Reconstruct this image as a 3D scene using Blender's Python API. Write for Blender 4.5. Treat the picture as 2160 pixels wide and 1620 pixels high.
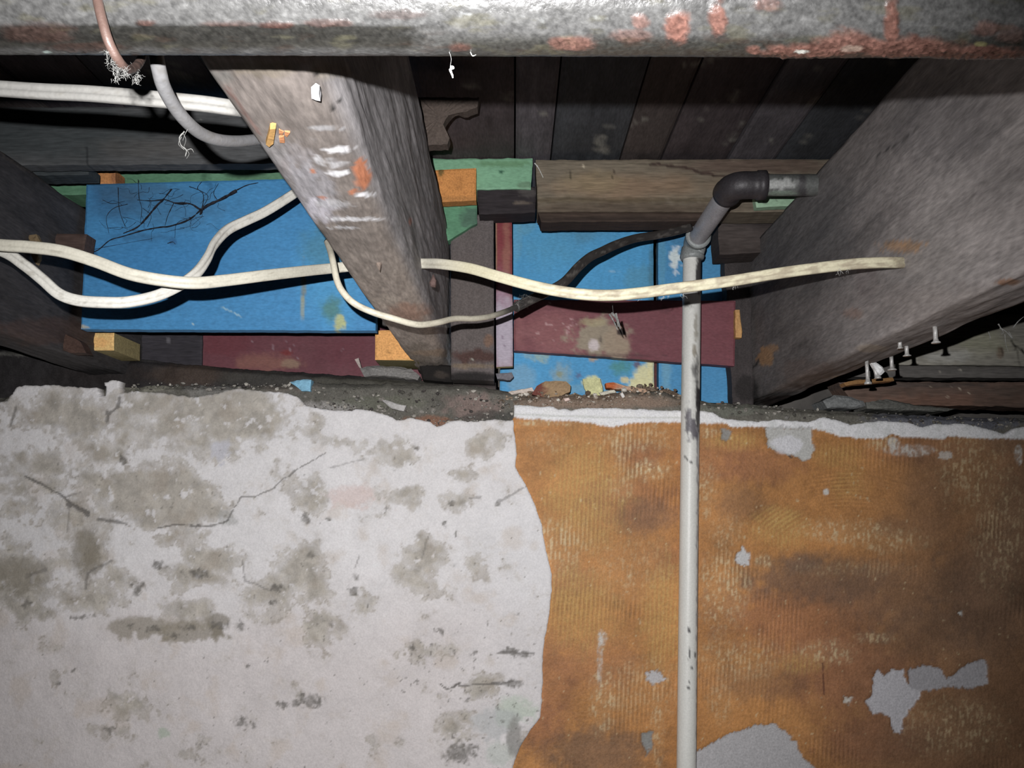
import bpy, bmesh, math, random
import numpy as np
from mathutils import Vector

# ------------------------------------------------------------------ clear
for o in list(bpy.data.objects):
    bpy.data.objects.remove(o, do_unlink=True)
SC = bpy.context.scene
COL = SC.collection
random.seed(7)

# ------------------------------------------------------------------ camera
F = 1800.0                       # focal length in pixels of the 2160x1620 frame
TH = math.atan2(268.0, F)        # camera looks slightly up
ZC = 1.50                        # height of the camera above the cellar floor
CX0 = 1084.0
cam_d = bpy.data.cameras.new('camera')
cam_d.sensor_fit = 'HORIZONTAL'
cam_d.sensor_width = 36.0
cam_d.lens = 36.0 * F / 2160.0
cam_d.shift_x = -4.0 / 2160.0
cam_d.clip_start = 0.01
cam = bpy.data.objects.new('camera', cam_d)
COL.objects.link(cam)
cam.location = (0, 0, ZC)
cam.rotation_euler = (math.pi / 2 + TH, 0, 0)
SC.camera = cam

# ------------------------------------------------------------------ world, flash, exposure
w = bpy.data.worlds.new('cellar_dark')
SC.world = w
w.use_nodes = True
w.node_tree.nodes['Background'].inputs[0].default_value = (0.5, 0.55, 0.65, 1)
w.node_tree.nodes['Background'].inputs[1].default_value = 0.0004
FLASH = Vector((-0.020, 0.0, ZC + 0.029))      # the flash of the compact camera
FAIM = Vector((-0.10, 1.25, ZC + 0.03))
ld = bpy.data.lights.new('camera_flash', 'SPOT')
ld.energy = 48.0
ld.color = (1.0, 0.985, 0.985)
ld.spot_size = math.radians(97)
ld.spot_blend = 1.0
ld.shadow_soft_size = 0.0022
lo = bpy.data.objects.new('camera_flash', ld)
COL.objects.link(lo)
lo.location = FLASH
lo.rotation_euler = (FAIM - FLASH).to_track_quat('-Z', 'Y').to_euler()
SC.view_settings.view_transform = 'Standard'
SC.view_settings.look = 'None'
SC.view_settings.exposure = 0.0
SC.view_settings.gamma = 1.0
SC.view_settings.use_curve_mapping = False

# ------------------------------------------------------------------ pixel <-> place
ST, CT = math.sin(TH), math.cos(TH)

def P(px, py, Y):
    """point of the vertical plane at distance Y seen at a pixel"""
    u = (px - CX0) / F
    v = (810.0 - py) / F
    b = CT - v * ST
    return Vector((u * Y / b, Y, ZC + (ST + v * CT) * Y / b))

def Pn(px, py, Y):
    u = (px - CX0) / F
    v = (810.0 - py) / F
    b = CT - v * ST
    return np.stack([u * Y / b, np.broadcast_to(Y, u.shape) + 0 * u, ZC + (ST + v * CT) * Y / b], -1)

def proj(V):
    """world points -> pixels"""
    x = V[:, 0]; y = V[:, 1]; z = V[:, 2] - ZC
    d = np.maximum(y * CT + z * ST, 1e-3)
    return CX0 + F * x / d, 810.0 - F * (-y * ST + z * CT) / d

def rat(px, py):
    u = (px - CX0) / F
    v = (810.0 - py) / F
    return u / (ST + v * CT)

# ------------------------------------------------------------------ noise
_rng = np.random.RandomState(3)
_PERM = _rng.permutation(512)
_VAL = _rng.rand(512) * 2 - 1

def vnoise(x, y, z=0.0):
    x = np.asarray(x, float); y = np.asarray(y, float); z = np.asarray(z, float) + 0 * x
    xi = np.floor(x).astype(int); yi = np.floor(y).astype(int); zi = np.floor(z).astype(int)
    fx = x - xi; fy = y - yi; fz = z - zi
    fx = fx * fx * (3 - 2 * fx); fy = fy * fy * (3 - 2 * fy); fz = fz * fz * (3 - 2 * fz)
    def h(a, b, c):
        return _VAL[_PERM[(_PERM[(_PERM[a & 511] + b) & 511] + c) & 511]]
    def lx(b, c):
        return h(xi, b, c) * (1 - fx) + h(xi + 1, b, c) * fx
    def ly(c):
        return lx(yi, c) * (1 - fy) + lx(yi + 1, c) * fy
    if not np.any(zi != zi.flat[0]) and not np.any(fz):
        return ly(zi)
    return ly(zi) * (1 - fz) + ly(zi + 1) * fz

def fbm(x, y, z=0.0, o=4):
    s = 0; a = 0.55; f = 1.0
    for i in range(o):
        s = s + a * vnoise(x * f + 17.3 * i, y * f + 9.1 * i, z * f if np.ndim(z) else z)
        a *= 0.55; f *= 2.03
    return s

def ss(a, b, x):
    t = np.clip((x - a) / (b - a), 0, 1)
    return t * t * (3 - 2 * t)

def S(r, g, b):
    c = np.array([r, g, b], float) / 255.0
    return np.where(c <= 0.04045, c / 12.92, ((c + 0.055) / 1.055) ** 2.4)

def E_at(px, py, Y):
    p = P(px, py, Y); v = p - FLASH
    r = v.length
    ang = v.angle(FAIM - FLASH)
    h = math.cos(math.radians(48.5))
    t = max(0.0, min(1.0, (math.cos(ang) - h) / (1 - h)))
    return 0.86 * 1.5625 / (r * r) * (Y / r) * t * t * (3 - 2 * t)

# ------------------------------------------------------------------ painting of base colours
def poly_dist(px, py, pts):
    d = np.full(px.shape, 1e9)
    for (x0, y0), (x1, y1) in zip(pts[:-1], pts[1:]):
        dx, dy = x1 - x0, y1 - y0
        t = np.clip(((px - x0) * dx + (py - y0) * dy) / (dx * dx + dy * dy + 1e-9), 0, 1)
        d = np.minimum(d, np.hypot(px - x0 - t * dx, py - y0 - t * dy))
    return d

def mask(px, py, op, seed):
    k = op[0]
    if k == 'blob':        # cx, cy, rx, ry, color, strength, softness, raggedness, ragscale
        _, cx, cy, rx, ry = op[:5]
        so = op[7] if len(op) > 7 else 0.25
        rg = op[8] if len(op) > 8 else 0.5
        rs = op[9] if len(op) > 9 else 14.0
        m = np.zeros(px.shape)
        sel = (np.abs(px - cx) < rx * (1.3 + so + rg)) & (np.abs(py - cy) < ry * (1.3 + so + rg))
        if not sel.any():
            return m
        x = px[sel]; y = py[sel]
        d = np.hypot((x - cx) / rx, (y - cy) / ry) + rg * fbm(x / rs, y / rs, seed * 3.7 + 0.5, 4)
        m[sel] = ss(1 + so, 1 - so, d)
        return m
    if k == 'line':        # pts, width, color, strength, ragged
        pts, wd = op[1], op[2]
        rg = op[5] if len(op) > 5 else 0.6
        m = np.zeros(px.shape)
        xs = [p[0] for p in pts]; ys = [p[1] for p in pts]
        b = wd * 2 + 12
        sel = (px > min(xs) - b) & (px < max(xs) + b) & (py > min(ys) - b) & (py < max(ys) + b)
        if not sel.any():
            return m
        x = px[sel] + 5 * fbm(px[sel] / 18, py[sel] / 18, seed + 0.5, 3)
        y = py[sel] + 5 * fbm(px[sel] / 18, py[sel] / 18, seed + 40.5, 3)
        d = poly_dist(x, y, pts) / wd + rg * fbm(px[sel] / 10, py[sel] / 10, seed + 80.5, 3)
        m[sel] = ss(1.1, 0.5, d)
        return m
    if k == 'speck':       # cx, cy, rx, ry, color, strength, scale, threshold
        _, cx, cy, rx, ry = op[:5]
        sc = op[7]; th = op[8]
        m = np.zeros(px.shape)
        sel = (np.abs(px - cx) < rx * 1.5) & (np.abs(py - cy) < ry * 1.5)
        if not sel.any():
            return m
        x = px[sel]; y = py[sel]
        d = np.hypot((x - cx) / rx, (y - cy) / ry)
        n = fbm(x / sc, y / sc, seed + 0.5, 3) - 0.35 * np.clip(d, 0, 2) ** 2
        m[sel] = ss(th, th + 0.12, n) * ss(1.5, 1.0, d)
        return m
    raise ValueError(k)

def paint(px, py, base, ops=(), mott=(90.0, 0.18), grain=None, fine=(6.0, 0.10), seed=1):
    c = np.ones(px.shape + (3,)) * np.asarray(base)
    f = 1 + mott[1] * fbm(px / mott[0], py / mott[0], seed + 0.5, 4) + fine[1] * fbm(px / fine[0], py / fine[0], seed + 7.5, 2)
    if grain:
        f = f + grain[2] * fbm(px / grain[0], py / grain[1], seed + 13.5, 4)
    c = c * f[..., None]
    for i, op in enumerate(ops):
        m = mask(px, py, op, seed + i * 1.0)
        ci, si = (5, 6) if op[0] in ('blob', 'speck') else (3, 4)
        m = (m * op[si])[..., None]
        c = c * (1 - m) + np.asarray(op[ci]) * m
    return np.clip(c, 0.004, 0.92)

# ------------------------------------------------------------------ materials
def new_mat(name):
    m = bpy.data.materials.new(name)
    m.use_nodes = True
    nt = m.node_tree
    b = nt.nodes['Principled BSDF']
    return m, nt, b

def add_bump(nt, b, coord, scale, strength, dist=0.002, detail=6):
    n = nt.nodes.new('ShaderNodeTexNoise')
    n.inputs['Scale'].default_value = scale
    n.inputs['Detail'].default_value = detail
    nt.links.new(coord, n.inputs['Vector'])
    bp = nt.nodes.new('ShaderNodeBump')
    bp.inputs['Strength'].default_value = strength
    bp.inputs['Distance'].default_value = dist
    nt.links.new(n.outputs['Fac'], bp.inputs['Height'])
    nt.links.new(bp.outputs['Normal'], b.inputs['Normal'])
    return n

def mat_paint(name, rough=0.8, spec=0.3, bump=(160, 0.35), fine=0.25, stretch=(1, 1, 1), metal=0.0):
    """base colour from the surface's own colour layer, broken up by fine procedural noise"""
    m, nt, b = new_mat(name)
    at = nt.nodes.new('ShaderNodeAttribute'); at.attribute_name = 'Col'
    tc = nt.nodes.new('ShaderNodeTexCoord')
    mp = nt.nodes.new('ShaderNodeMapping'); mp.inputs['Scale'].default_value = stretch
    nt.links.new(tc.outputs['Object'], mp.inputs['Vector'])
    n = nt.nodes.new('ShaderNodeTexNoise'); n.inputs['Scale'].default_value = 420; n.inputs['Detail'].default_value = 5
    nt.links.new(mp.outputs['Vector'], n.inputs['Vector'])
    r = nt.nodes.new('ShaderNodeMapRange')
    r.inputs['From Min'].default_value = 0.25; r.inputs['From Max'].default_value = 0.75
    r.inputs['To Min'].default_value = 1 - fine; r.inputs['To Max'].default_value = 1 + fine
    nt.links.new(n.outputs['Fac'], r.inputs['Value'])
    mx = nt.nodes.new('ShaderNodeVectorMath'); mx.operation = 'SCALE'
    nt.links.new(at.outputs['Color'], mx.inputs[0]); nt.links.new(r.outputs['Result'], mx.inputs['Scale'])
    nt.links.new(mx.outputs['Vector'], b.inputs['Base Color'])
    b.inputs['Roughness'].default_value = rough
    b.inputs['Specular IOR Level'].default_value = spec
    b.inputs['Metallic'].default_value = metal
    add_bump(nt, b, mp.outputs['Vector'], bump[0], bump[1])
    return m

def mat_plain(name, c1, c2, scale=60, rough=0.8, spec=0.3, bump=(160, 0.4), stretch=(1, 1, 1), metal=0.0):
    m, nt, b = new_mat(name)
    tc = nt.nodes.new('ShaderNodeTexCoord')
    mp = nt.nodes.new('ShaderNodeMapping'); mp.inputs['Scale'].default_value = stretch
    nt.links.new(tc.outputs['Object'], mp.inputs['Vector'])
    n = nt.nodes.new('ShaderNodeTexNoise'); n.inputs['Scale'].default_value = scale; n.inputs['Detail'].default_value = 8
    nt.links.new(mp.outputs['Vector'], n.inputs['Vector'])
    cr = nt.nodes.new('ShaderNodeValToRGB')
    cr.color_ramp.elements[0].position = 0.35; cr.color_ramp.elements[1].position = 0.68
    cr.color_ramp.elements[0].color = (*c1, 1); cr.color_ramp.elements[1].color = (*c2, 1)
    nt.links.new(n.outputs['Fac'], cr.inputs['Fac'])
    nt.links.new(cr.outputs['Color'], b.inputs['Base Color'])
    b.inputs['Roughness'].default_value = rough
    b.inputs['Specular IOR Level'].default_value = spec
    b.inputs['Metallic'].default_value = metal
    add_bump(nt, b, mp.outputs['Vector'], bump[0], bump[1])
    return m

M = {}
M['plaster'] = mat_paint('flaking_lime_plaster', 0.92, 0.15, (220, 0.45), 0.10)
M['mastic'] = mat_paint('orange_mastic', 0.62, 0.35, (300, 0.4), 0.18)
M['mortar'] = mat_paint('rough_mortar', 0.95, 0.1, (150, 0.6), 0.30)
M['timber'] = mat_paint('old_timber', 0.78, 0.25, (130, 0.45), 0.28)
M['timber_y'] = mat_paint('old_timber_along', 0.8, 0.2, (170, 0.45), 0.28, stretch=(1, 0.18, 1))
M['timber_x'] = mat_paint('old_timber_across', 0.8, 0.2, (170, 0.5), 0.30, stretch=(0.12, 1, 1))
M['paintwood'] = mat_paint('painted_board', 0.6, 0.3, (140, 0.2), 0.16, stretch=(0.4, 1, 1))
M['iron'] = mat_paint('rusty_iron', 0.34, 0.3, (420, 0.22), 0.35)
M['cable'] = mat_paint('cable_sheath', 0.5, 0.4, (300, 0.12), 0.10)
M['gas'] = mat_paint('painted_gas_pipe', 0.42, 0.45, (260, 0.15), 0.08)
M['galv'] = mat_paint('galvanised_pipe', 0.5, 0.5, (300, 0.2), 0.22, metal=0.1)
M['chip'] = mat_paint('loose_chip', 0.85, 0.2, (200, 0.4), 0.2)
M['web'] = mat_plain('dusty_cobweb', (0.42, 0.42, 0.40), (0.7, 0.7, 0.68), 300, 0.95, 0.1)
M['sootweb'] = mat_plain('sooty_cobweb', (0.012, 0.014, 0.02), (0.04, 0.04, 0.05), 300, 0.95, 0.05)
M['nail'] = mat_plain('bright_nail', (0.42, 0.41, 0.39), (0.62, 0.61, 0.6), 200, 0.4, 0.5, metal=0.3)
M['copper'] = mat_plain('dull_copper', (0.075, 0.046, 0.038), (0.11, 0.07, 0.058), 120, 0.5, 0.45)
M['fluff'] = mat_plain('grey_dust', (0.12, 0.12, 0.115), (0.24, 0.24, 0.23), 300, 0.98, 0.05)
M['floor'] = mat_plain('concrete_floor', (0.10, 0.095, 0.09), (0.18, 0.17, 0.16), 6, 0.95, 0.1)
M['core'] = mat_plain('stone_wall_core', (0.16, 0.15, 0.14), (0.28, 0.26, 0.24), 12, 0.95, 0.1)

# ------------------------------------------------------------------ objects
def tag(o, label=None, cat=None, group=None, kind=None):
    if label: o['label'] = label
    if cat: o['category'] = cat
    if group: o['group'] = group
    if kind: o['kind'] = kind
    return o

def mesh_obj(name, V, Fc, mat, cols=None, parent=None, smooth=False, center=True):
    V = np.asarray(V, float)
    c = (V.min(0) + V.max(0)) / 2 if center else np.zeros(3)
    if parent is not None and center:
        c = c
    me = bpy.data.meshes.new(name)
    me.from_pydata((V - c).tolist(), [], Fc if isinstance(Fc, list) else Fc.tolist())
    if cols is not None:
        ca = me.color_attributes.new('Col', 'FLOAT_COLOR', 'POINT')
        rgba = np.ones((len(V), 4), np.float32); rgba[:, :3] = cols
        ca.data.foreach_set('color', rgba.ravel())
    me.materials.append(mat)
    if smooth:
        me.polygons.foreach_set('use_smooth', [True] * len(me.polygons))
    me.update()
    bm = bmesh.new(); bm.from_mesh(me)
    bmesh.ops.recalc_face_normals(bm, faces=bm.faces)
    bm.to_mesh(me); bm.free()
    o = bpy.data.objects.new(name, me)
    COL.objects.link(o)
    if parent is not None:
        o.parent = parent
        o.location = Vector(c) - Vector(parent.location)
    else:
        o.location = c
    return o

def empty(name, loc):
    e = bpy.data.objects.new(name, None)
    e.empty_display_size = 0.02
    COL.objects.link(e)
    e.location = loc
    return e

def grid_faces(nu, nv, off=0):
    i = np.arange(nu - 1)[:, None] * nv + np.arange(nv - 1)[None, :]
    i = i.ravel() + off
    return np.stack([i, i + nv, i + nv + 1, i + 1], -1)

def slab(name, quad, Y, thick, colfn, mat='timber', parent=None, step=4.0, rough=0.0006, edge=2.0, side=None, seed=1, tilt=0.0, rs=30.0):
    """a board: four pixel corners (tl, tr, br, bl) on the plane at Y give its face, thick its depth"""
    q = np.array(quad, float)
    wpx = max(np.hypot(*(q[1] - q[0])), np.hypot(*(q[2] - q[3])))
    hpx = max(np.hypot(*(q[3] - q[0])), np.hypot(*(q[2] - q[1])))
    nu = max(3, int(wpx / step) + 1); nv = max(3, int(hpx / step) + 1)
    a, b = np.meshgrid(np.linspace(0, 1, nu), np.linspace(0, 1, nv), indexing='ij')
    pt = (q[0] * ((1 - a) * (1 - b))[..., None] + q[1] * (a * (1 - b))[..., None] + q[2] * (a * b)[..., None] + q[3] * ((1 - a) * b)[..., None])
    px, py = pt[..., 0].copy(), pt[..., 1].copy()
    col = colfn(px, py)
    # worn, uneven edges
    e1 = edge * fbm(px / 22, py / 22, seed + 0.5, 3)
    e2 = edge * fbm(px / 22, py / 22, seed + 30.5, 3)
    border = np.zeros((nu, nv), bool)
    border[0] = border[-1] = True; border[:, 0] = border[:, -1] = True
    px[border] += e1[border]; py[border] += e2[border]
    V = Pn(px, py, Y)
    if tilt:
        V[..., 1] += tilt * (b - 0.5)
    n = fbm(px / rs, py / rs, seed + 60.5, 4)
    V[..., 1] += rough * n
    # softened arris
    V[border, 1] += min(0.0012, thick * 0.2)
    nf = nu * nv
    V = V.reshape(-1, 3)
    ring = [i * nv for i in range(nu)] + [(nu - 1) * nv + j for j in range(1, nv)] + [i * nv + nv - 1 for i in range(nu - 2, -1, -1)] + [j for j in range(nv - 2, 0, -1)]
    B = V[ring].copy(); B[:, 1] = Y + thick + (tilt * (b.reshape(-1)[ring] - 0.5) if tilt else 0)
    cb = col.reshape(-1, 3)[ring]
    S1 = V[ring].copy(); S1[:, 1] += 0.0006
    cs = cb if side is None else np.ones_like(cb) * side
    Vall = np.concatenate([V, S1, B]); C = np.concatenate([col.reshape(-1, 3), cs, cs])
    k = len(ring)
    Fc = grid_faces(nu, nv).tolist()
    for i in range(k):
        j = (i + 1) % k
        Fc.append([ring[i], ring[j], nf + j, nf + i])
        Fc.append([nf + i, nf + j, nf + k + j, nf + k + i])
    Fc.append([nf + k + i for i in range(k)])
    return mesh_obj(name, Vall, Fc, M[mat], C, parent)

def chunk(name, pts, Y, thick, col, mat='chip', parent=None, jitter=1.2, bulge=0.0, side=None, seed=1):
    """an irregular piece: pixel outline on the plane at Y, with depth"""
    P2 = []
    rng = random.Random(seed)
    n = len(pts)
    for i in range(n):
        x0, y0 = pts[i]; x1, y1 = pts[(i + 1) % n]
        m = max(1, int(math.hypot(x1 - x0, y1 - y0) / 7))
        for k in range(m):
            t = k / m
            P2.append((x0 + (x1 - x0) * t + rng.uniform(-jitter, jitter), y0 + (y1 - y0) * t + rng.uniform(-jitter, jitter)))
    A = np.array(P2); c = A.mean(0)
    rings = []
    fr = Pn(A[:, 0], A[:, 1], Y)
    inn = Pn(c[0] + (A[:, 0] - c[0]) * 0.72, c[1] + (A[:, 1] - c[1]) * 0.72, Y - bulge)
    cen = np.array([P(c[0], c[1], Y - bulge * 1.25)])
    inn[:, 1] += np.array([rng.uniform(-0.0006, 0.0006) for _ in A])
    bk = fr.copy(); bk[:, 1] = Y + thick
    k = len(A)
    V = np.concatenate([cen, inn, fr, bk])
    C = np.ones((len(V), 3)) * np.asarray(col)
    C *= np.array([rng.uniform(0.82, 1.15) for _ in range(len(V))])[:, None]
    if side is not None:
        C[1 + 2 * k:] = side
    Fc = []
    for i in range(k):
        j = (i + 1) % k
        Fc += [[0, 1 + i, 1 + j], [1 + i, 1 + k + i, 1 + k + j, 1 + j], [1 + k + i, 1 + 2 * k + i, 1 + 2 * k + j, 1 + k + j]]
    Fc.append([1 + 2 * k + i for i in range(k)])
    return mesh_obj(name, V, Fc, M[mat], C, parent)

def catmull(pts, n):
    p = np.array(pts, float)
    p = np.vstack([2 * p[0] - p[1], p, 2 * p[-1] - p[-2]])
    out = []
    seg = len(p) - 3
    for s in range(seg):
        t = np.linspace(0, 1, n, endpoint=(s == seg - 1))[:, None]
        a, b, c, d = p[s], p[s + 1], p[s + 2], p[s + 3]
        out.append(0.5 * ((2 * b) + (-a + c) * t + (2 * a - 5 * b + 4 * c - d) * t ** 2 + (-a + 3 * b - 3 * c + d) * t ** 3))
    return np.vstack(out)

def sweep(name, path, prof, mat, colfn=None, col=None, parent=None, up=(0, 0, 1), scale=None, cap=True):
    """prof: list of (s, t): s along the side vector facing the room, t along the up vector"""
    path = np.asarray(path, float)
    T = np.gradient(path, axis=0); T /= np.linalg.norm(T, axis=1)[:, None] + 1e-12
    U = np.array(up, float)
    n, m = len(path), len(prof)
    V = np.zeros((n, m, 3))
    prev = None
    for i in range(n):
        if prev is None:
            u = U - T[i] * np.dot(U, T[i])
            if np.linalg.norm(u) < 0.2:
                u = np.array([0, -1.0, 0]) - T[i] * np.dot((0, -1.0, 0), T[i])
        else:
            u0 = U - T[i] * np.dot(U, T[i])
            u = prev - T[i] * np.dot(prev, T[i])
            if np.linalg.norm(u0) > 0.35:
                u = u * 0.6 + u0 / np.linalg.norm(u0) * 0.4
        u = u / (np.linalg.norm(u) + 1e-12); prev = u
        s = np.cross(T[i], u)
        k = 1.0 if scale is None else scale[i]
        for j, (a, b) in enumerate(prof):
            V[i, j] = path[i] + (s * a + u * b) * k
    V = V.reshape(-1, 3)
    Fc = []
    for i in range(n - 1):
        for j in range(m):
            j2 = (j + 1) % m
            Fc.append([i * m + j, i * m + j2, (i + 1) * m + j2, (i + 1) * m + j])
    if cap:
        Fc.append(list(range(m))); Fc.append([(n - 1) * m + j for j in range(m)])
    if colfn is not None:
        px, py = proj(V)
        c = colfn(px, py)
    else:
        c = np.ones((len(V), 3)) * np.asarray(col if col is not None else (0.5, 0.5, 0.5))
    return mesh_obj(name, V, Fc, M[mat], c, parent, smooth=True)

def circ(r, n=14):
    return [(r * math.cos(2 * math.pi * k / n), r * math.sin(2 * math.pi * k / n)) for k in range(n)]

def flat_cable(w_=0.0052, t=0.0028, n=26, groove=0.38):
    """two-core flat sheath with a shallow groove between the cores"""
    o = []
    for k in range(n):
        a = 2 * math.pi * k / n
        b = w_ * math.sin(a)
        th = t * abs(math.cos(a)) ** 0.55 * (1 - groove * math.exp(-(b / (w_ * 0.22)) ** 2))
        o.append((math.copysign(th, math.cos(a)), b))
    return o

# ================================================================== THE SETTING
# floor
fl = mesh_obj('floor', [(-2.2, -1.6, 0), (2.2, -1.6, 0), (2.2, 1.26, 0), (-2.2, 1.26, 0), (-2.2, -1.6, -0.1), (2.2, -1.6, -0.1), (2.2, 1.26, -0.1), (-2.2, 1.26, -0.1)],
              [[0, 1, 2, 3], [4, 5, 6, 7], [0, 1, 5, 4], [1, 2, 6, 5], [2, 3, 7, 6], [3, 0, 4, 7]], M['floor'])
tag(fl, 'bare grey concrete cellar floor', kind='structure')

def box(name, x0, x1, y0, y1, z0, z1, mat, parent=None, col=None):
    V = [(x, y, z) for x in (x0, x1) for y in (y0, y1) for z in (z0, z1)]
    Fc = [[0, 1, 3, 2], [4, 5, 7, 6], [0, 1, 5, 4], [2, 3, 7, 6], [0, 2, 6, 4], [1, 3, 7, 5]]
    return mesh_obj(name, V, Fc, M[mat], None if col is None else np.ones((8, 3)) * col, parent)

YW = 1.250
wall = box('wall_back', -1.3, 1.3, YW + 0.014, YW + 0.45, 0.0, ZC + 0.128, 'core')
tag(wall, 'old cellar wall under the joists, half white plaster, half orange adhesive', kind='structure')

# ---- common wall grid
GX0, GX1, GZ0, GZ1, GS = -0.98, 0.98, ZC - 0.62, ZC + 0.205, 0.0021
gx = np.arange(GX0, GX1, GS); gz = np.arange(GZ0, GZ1, GS)

def layer(name, sel_x, outline_sdf, colfn, hfn, mat, depth, parent):
    """a coat on the wall: grid cut to an outline, with its own relief and a broken edge of real thickness"""
    X, Z = np.meshgrid(gx[sel_x], gz, indexing='ij')
    V = np.stack([X, np.full_like(X, YW), Z], -1).reshape(-1, 3)
    px, py = proj(V)
    sd = outline_sdf(px, py)
    nu, nv = X.shape
    Fq = grid_faces(nu, nv)
    keep = (sd[Fq] < 1.5).all(1)
    Fq = Fq[keep]
    used = np.unique(Fq)
    remap = -np.ones(len(V), int); remap[used] = np.arange(len(used))
    V = V[used]; px = px[used]; py = py[used]; sd = sd[used]; Fq = remap[Fq]
    h = hfn(px, py)
    V[:, 1] = YW - depth - h + 0.0018 * ss(-5, 1.5, sd)
    C = colfn(px, py)
    # skirt along open edges
    e = np.concatenate([Fq[:, [0, 1]], Fq[:, [1, 2]], Fq[:, [2, 3]], Fq[:, [3, 0]]])
    es = np.sort(e, 1)
    key = es[:, 0].astype(np.int64) * (len(V) + 1) + es[:, 1]
    u, idx, cnt = np.unique(key, return_index=True, return_counts=True)
    oe = e[idx[cnt == 1]]
    bv = np.unique(oe)
    m2 = -np.ones(len(V), int); m2[bv] = len(V) + np.arange(len(bv))
    # pull the open edge onto the true outline
    bx, by = px[bv], py[bv]
    for _ in range(2):
        s0 = outline_sdf(bx, by)
        gx_ = outline_sdf(bx + 0.7, by) - s0; gy_ = outline_sdf(bx, by + 0.7) - s0
        gl = gx_ * gx_ + gy_ * gy_ + 1e-6
        kx = np.clip(-s0 * 0.7 * gx_ / gl, -2.5, 2.5); ky = np.clip(-s0 * 0.7 * gy_ / gl, -2.5, 2.5)
        near = np.abs(s0) < 6
        bx = bx + kx * near * 0.8; by = by + ky * near * 0.8
    pw_ = Pn(bx, by, YW)
    V[bv, 0] = pw_[:, 0]; V[bv, 2] = pw_[:, 2]
    B = V[bv].copy(); B[:, 1] = YW + 0.016
    Vn = np.concatenate([V, B]); Cn = np.concatenate([C, C[bv] * 0 + np.array([0.30, 0.28, 0.26])])
    sk = np.stack([oe[:, 0], oe[:, 1], m2[oe[:, 1]], m2[oe[:, 0]]], -1)
    return mesh_obj(name, Vn, np.concatenate([Fq, sk]), M[mat], Cn, parent, smooth=True)

# plaster outline -------------------------------------------------
PL_TOP = [(-400, 850), (0, 852), (22, 846), (38, 824), (45, 815), (120, 814), (180, 818), (208, 818), (216, 836), (226, 836), (224, 806), (240, 802), (256, 806),
          (254, 830), (270, 828), (300, 826), (350, 830), (400, 838), (440, 834), (500, 822), (540, 824), (600, 830), (628, 838), (648, 858), (700, 866), (745, 868), (752, 862),
          (790, 868), (828, 882), (838, 888), (870, 882), (905, 890), (922, 902), (936, 894), (960, 888), (1000, 890), (1040, 888), (1082, 886)]
PL_RIGHT = [(700, 1080), (886, 1083), (960, 1090), (985, 1087), (1005, 1098), (1030, 1112), (1065, 1128), (1105, 1143), (1130, 1146), (1165, 1152), (1210, 1163), (1245, 1163), (1300, 1158),
            (1340, 1150), (1400, 1143), (1450, 1144), (1510, 1140), (1540, 1118), (1570, 1098), (1600, 1086), (1640, 1080), (1800, 1060), (2600, 1050)]
def pl_sdf(px, py):
    n = fbm(px / 26, py / 26, 3.5, 4); n2 = fbm(px / 7, py / 7, 5.5, 2)
    top = np.interp(px, [p[0] for p in PL_TOP], [p[1] for p in PL_TOP]) + 5 * n + 3 * n2
    rt = np.interp(py, [p[0] for p in PL_RIGHT], [p[1] for p in PL_RIGHT]) + 3.0 * n + 1.0 * n2
    return np.maximum(top - py, px - rt)

WHT = np.array([0.83, 0.81, 0.815]); PNK = np.array([0.70, 0.645, 0.635]); GRY = np.array([0.50, 0.465, 0.415]); OLV = np.array([0.25, 0.22, 0.17]); DRK = np.array([0.15, 0.14, 0.125])
GREY_PATCH = [(150, 880, 130, 50, .9), (420, 885, 190, 62, 1.), (560, 905, 70, 50, .7), (330, 1035, 95, 52, 1.), (400, 1075, 70, 32, .9), (225, 955, 60, 40, .7), (60, 1000, 80, 60, .55), (40, 1080, 60, 30, .6),
              (300, 940, 40, 30, .4), (190, 1165, 34, 55, 1.), (30, 1215, 75, 42, 1.), (110, 1185, 60, 18, .9), (200, 1255, 65, 38, .8), (250, 1225, 45, 30, .7), (460, 1185, 60, 32, .9), (420, 1215, 70, 30, .8), (380, 1130, 60, 26, .6),
              (655, 1045, 34, 48, .9), (640, 1195, 52, 55, .9), (670, 1240, 45, 30, .7), (860, 1050, 48, 26, .8), (830, 950, 80, 36, .6), (720, 930, 70, 22, .5), (1020, 945, 60, 24, .7), (960, 990, 45, 30, .5), (970, 1060, 35, 24, .8),
              (905, 1180, 55, 40, .7), (890, 1230, 60, 40, .55), (1000, 1210, 40, 40, .5), (690, 1330, 40, 50, .7), (880, 1380, 90, 30, .4), (560, 1250, 80, 50, .5), (280, 1480, 70, 40, .5), (240, 1535, 50, 22, .6), (60, 1280, 60, 24, .6),
              (1010, 1450, 110, 30, .5), (960, 1530, 70, 50, .45), (420, 1290, 70, 40, .5), (540, 1300, 50, 26, .5), (760, 1270, 50, 40, .35), (150, 1090, 60, 30, .5), (480, 960, 50, 22, .7)]
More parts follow.
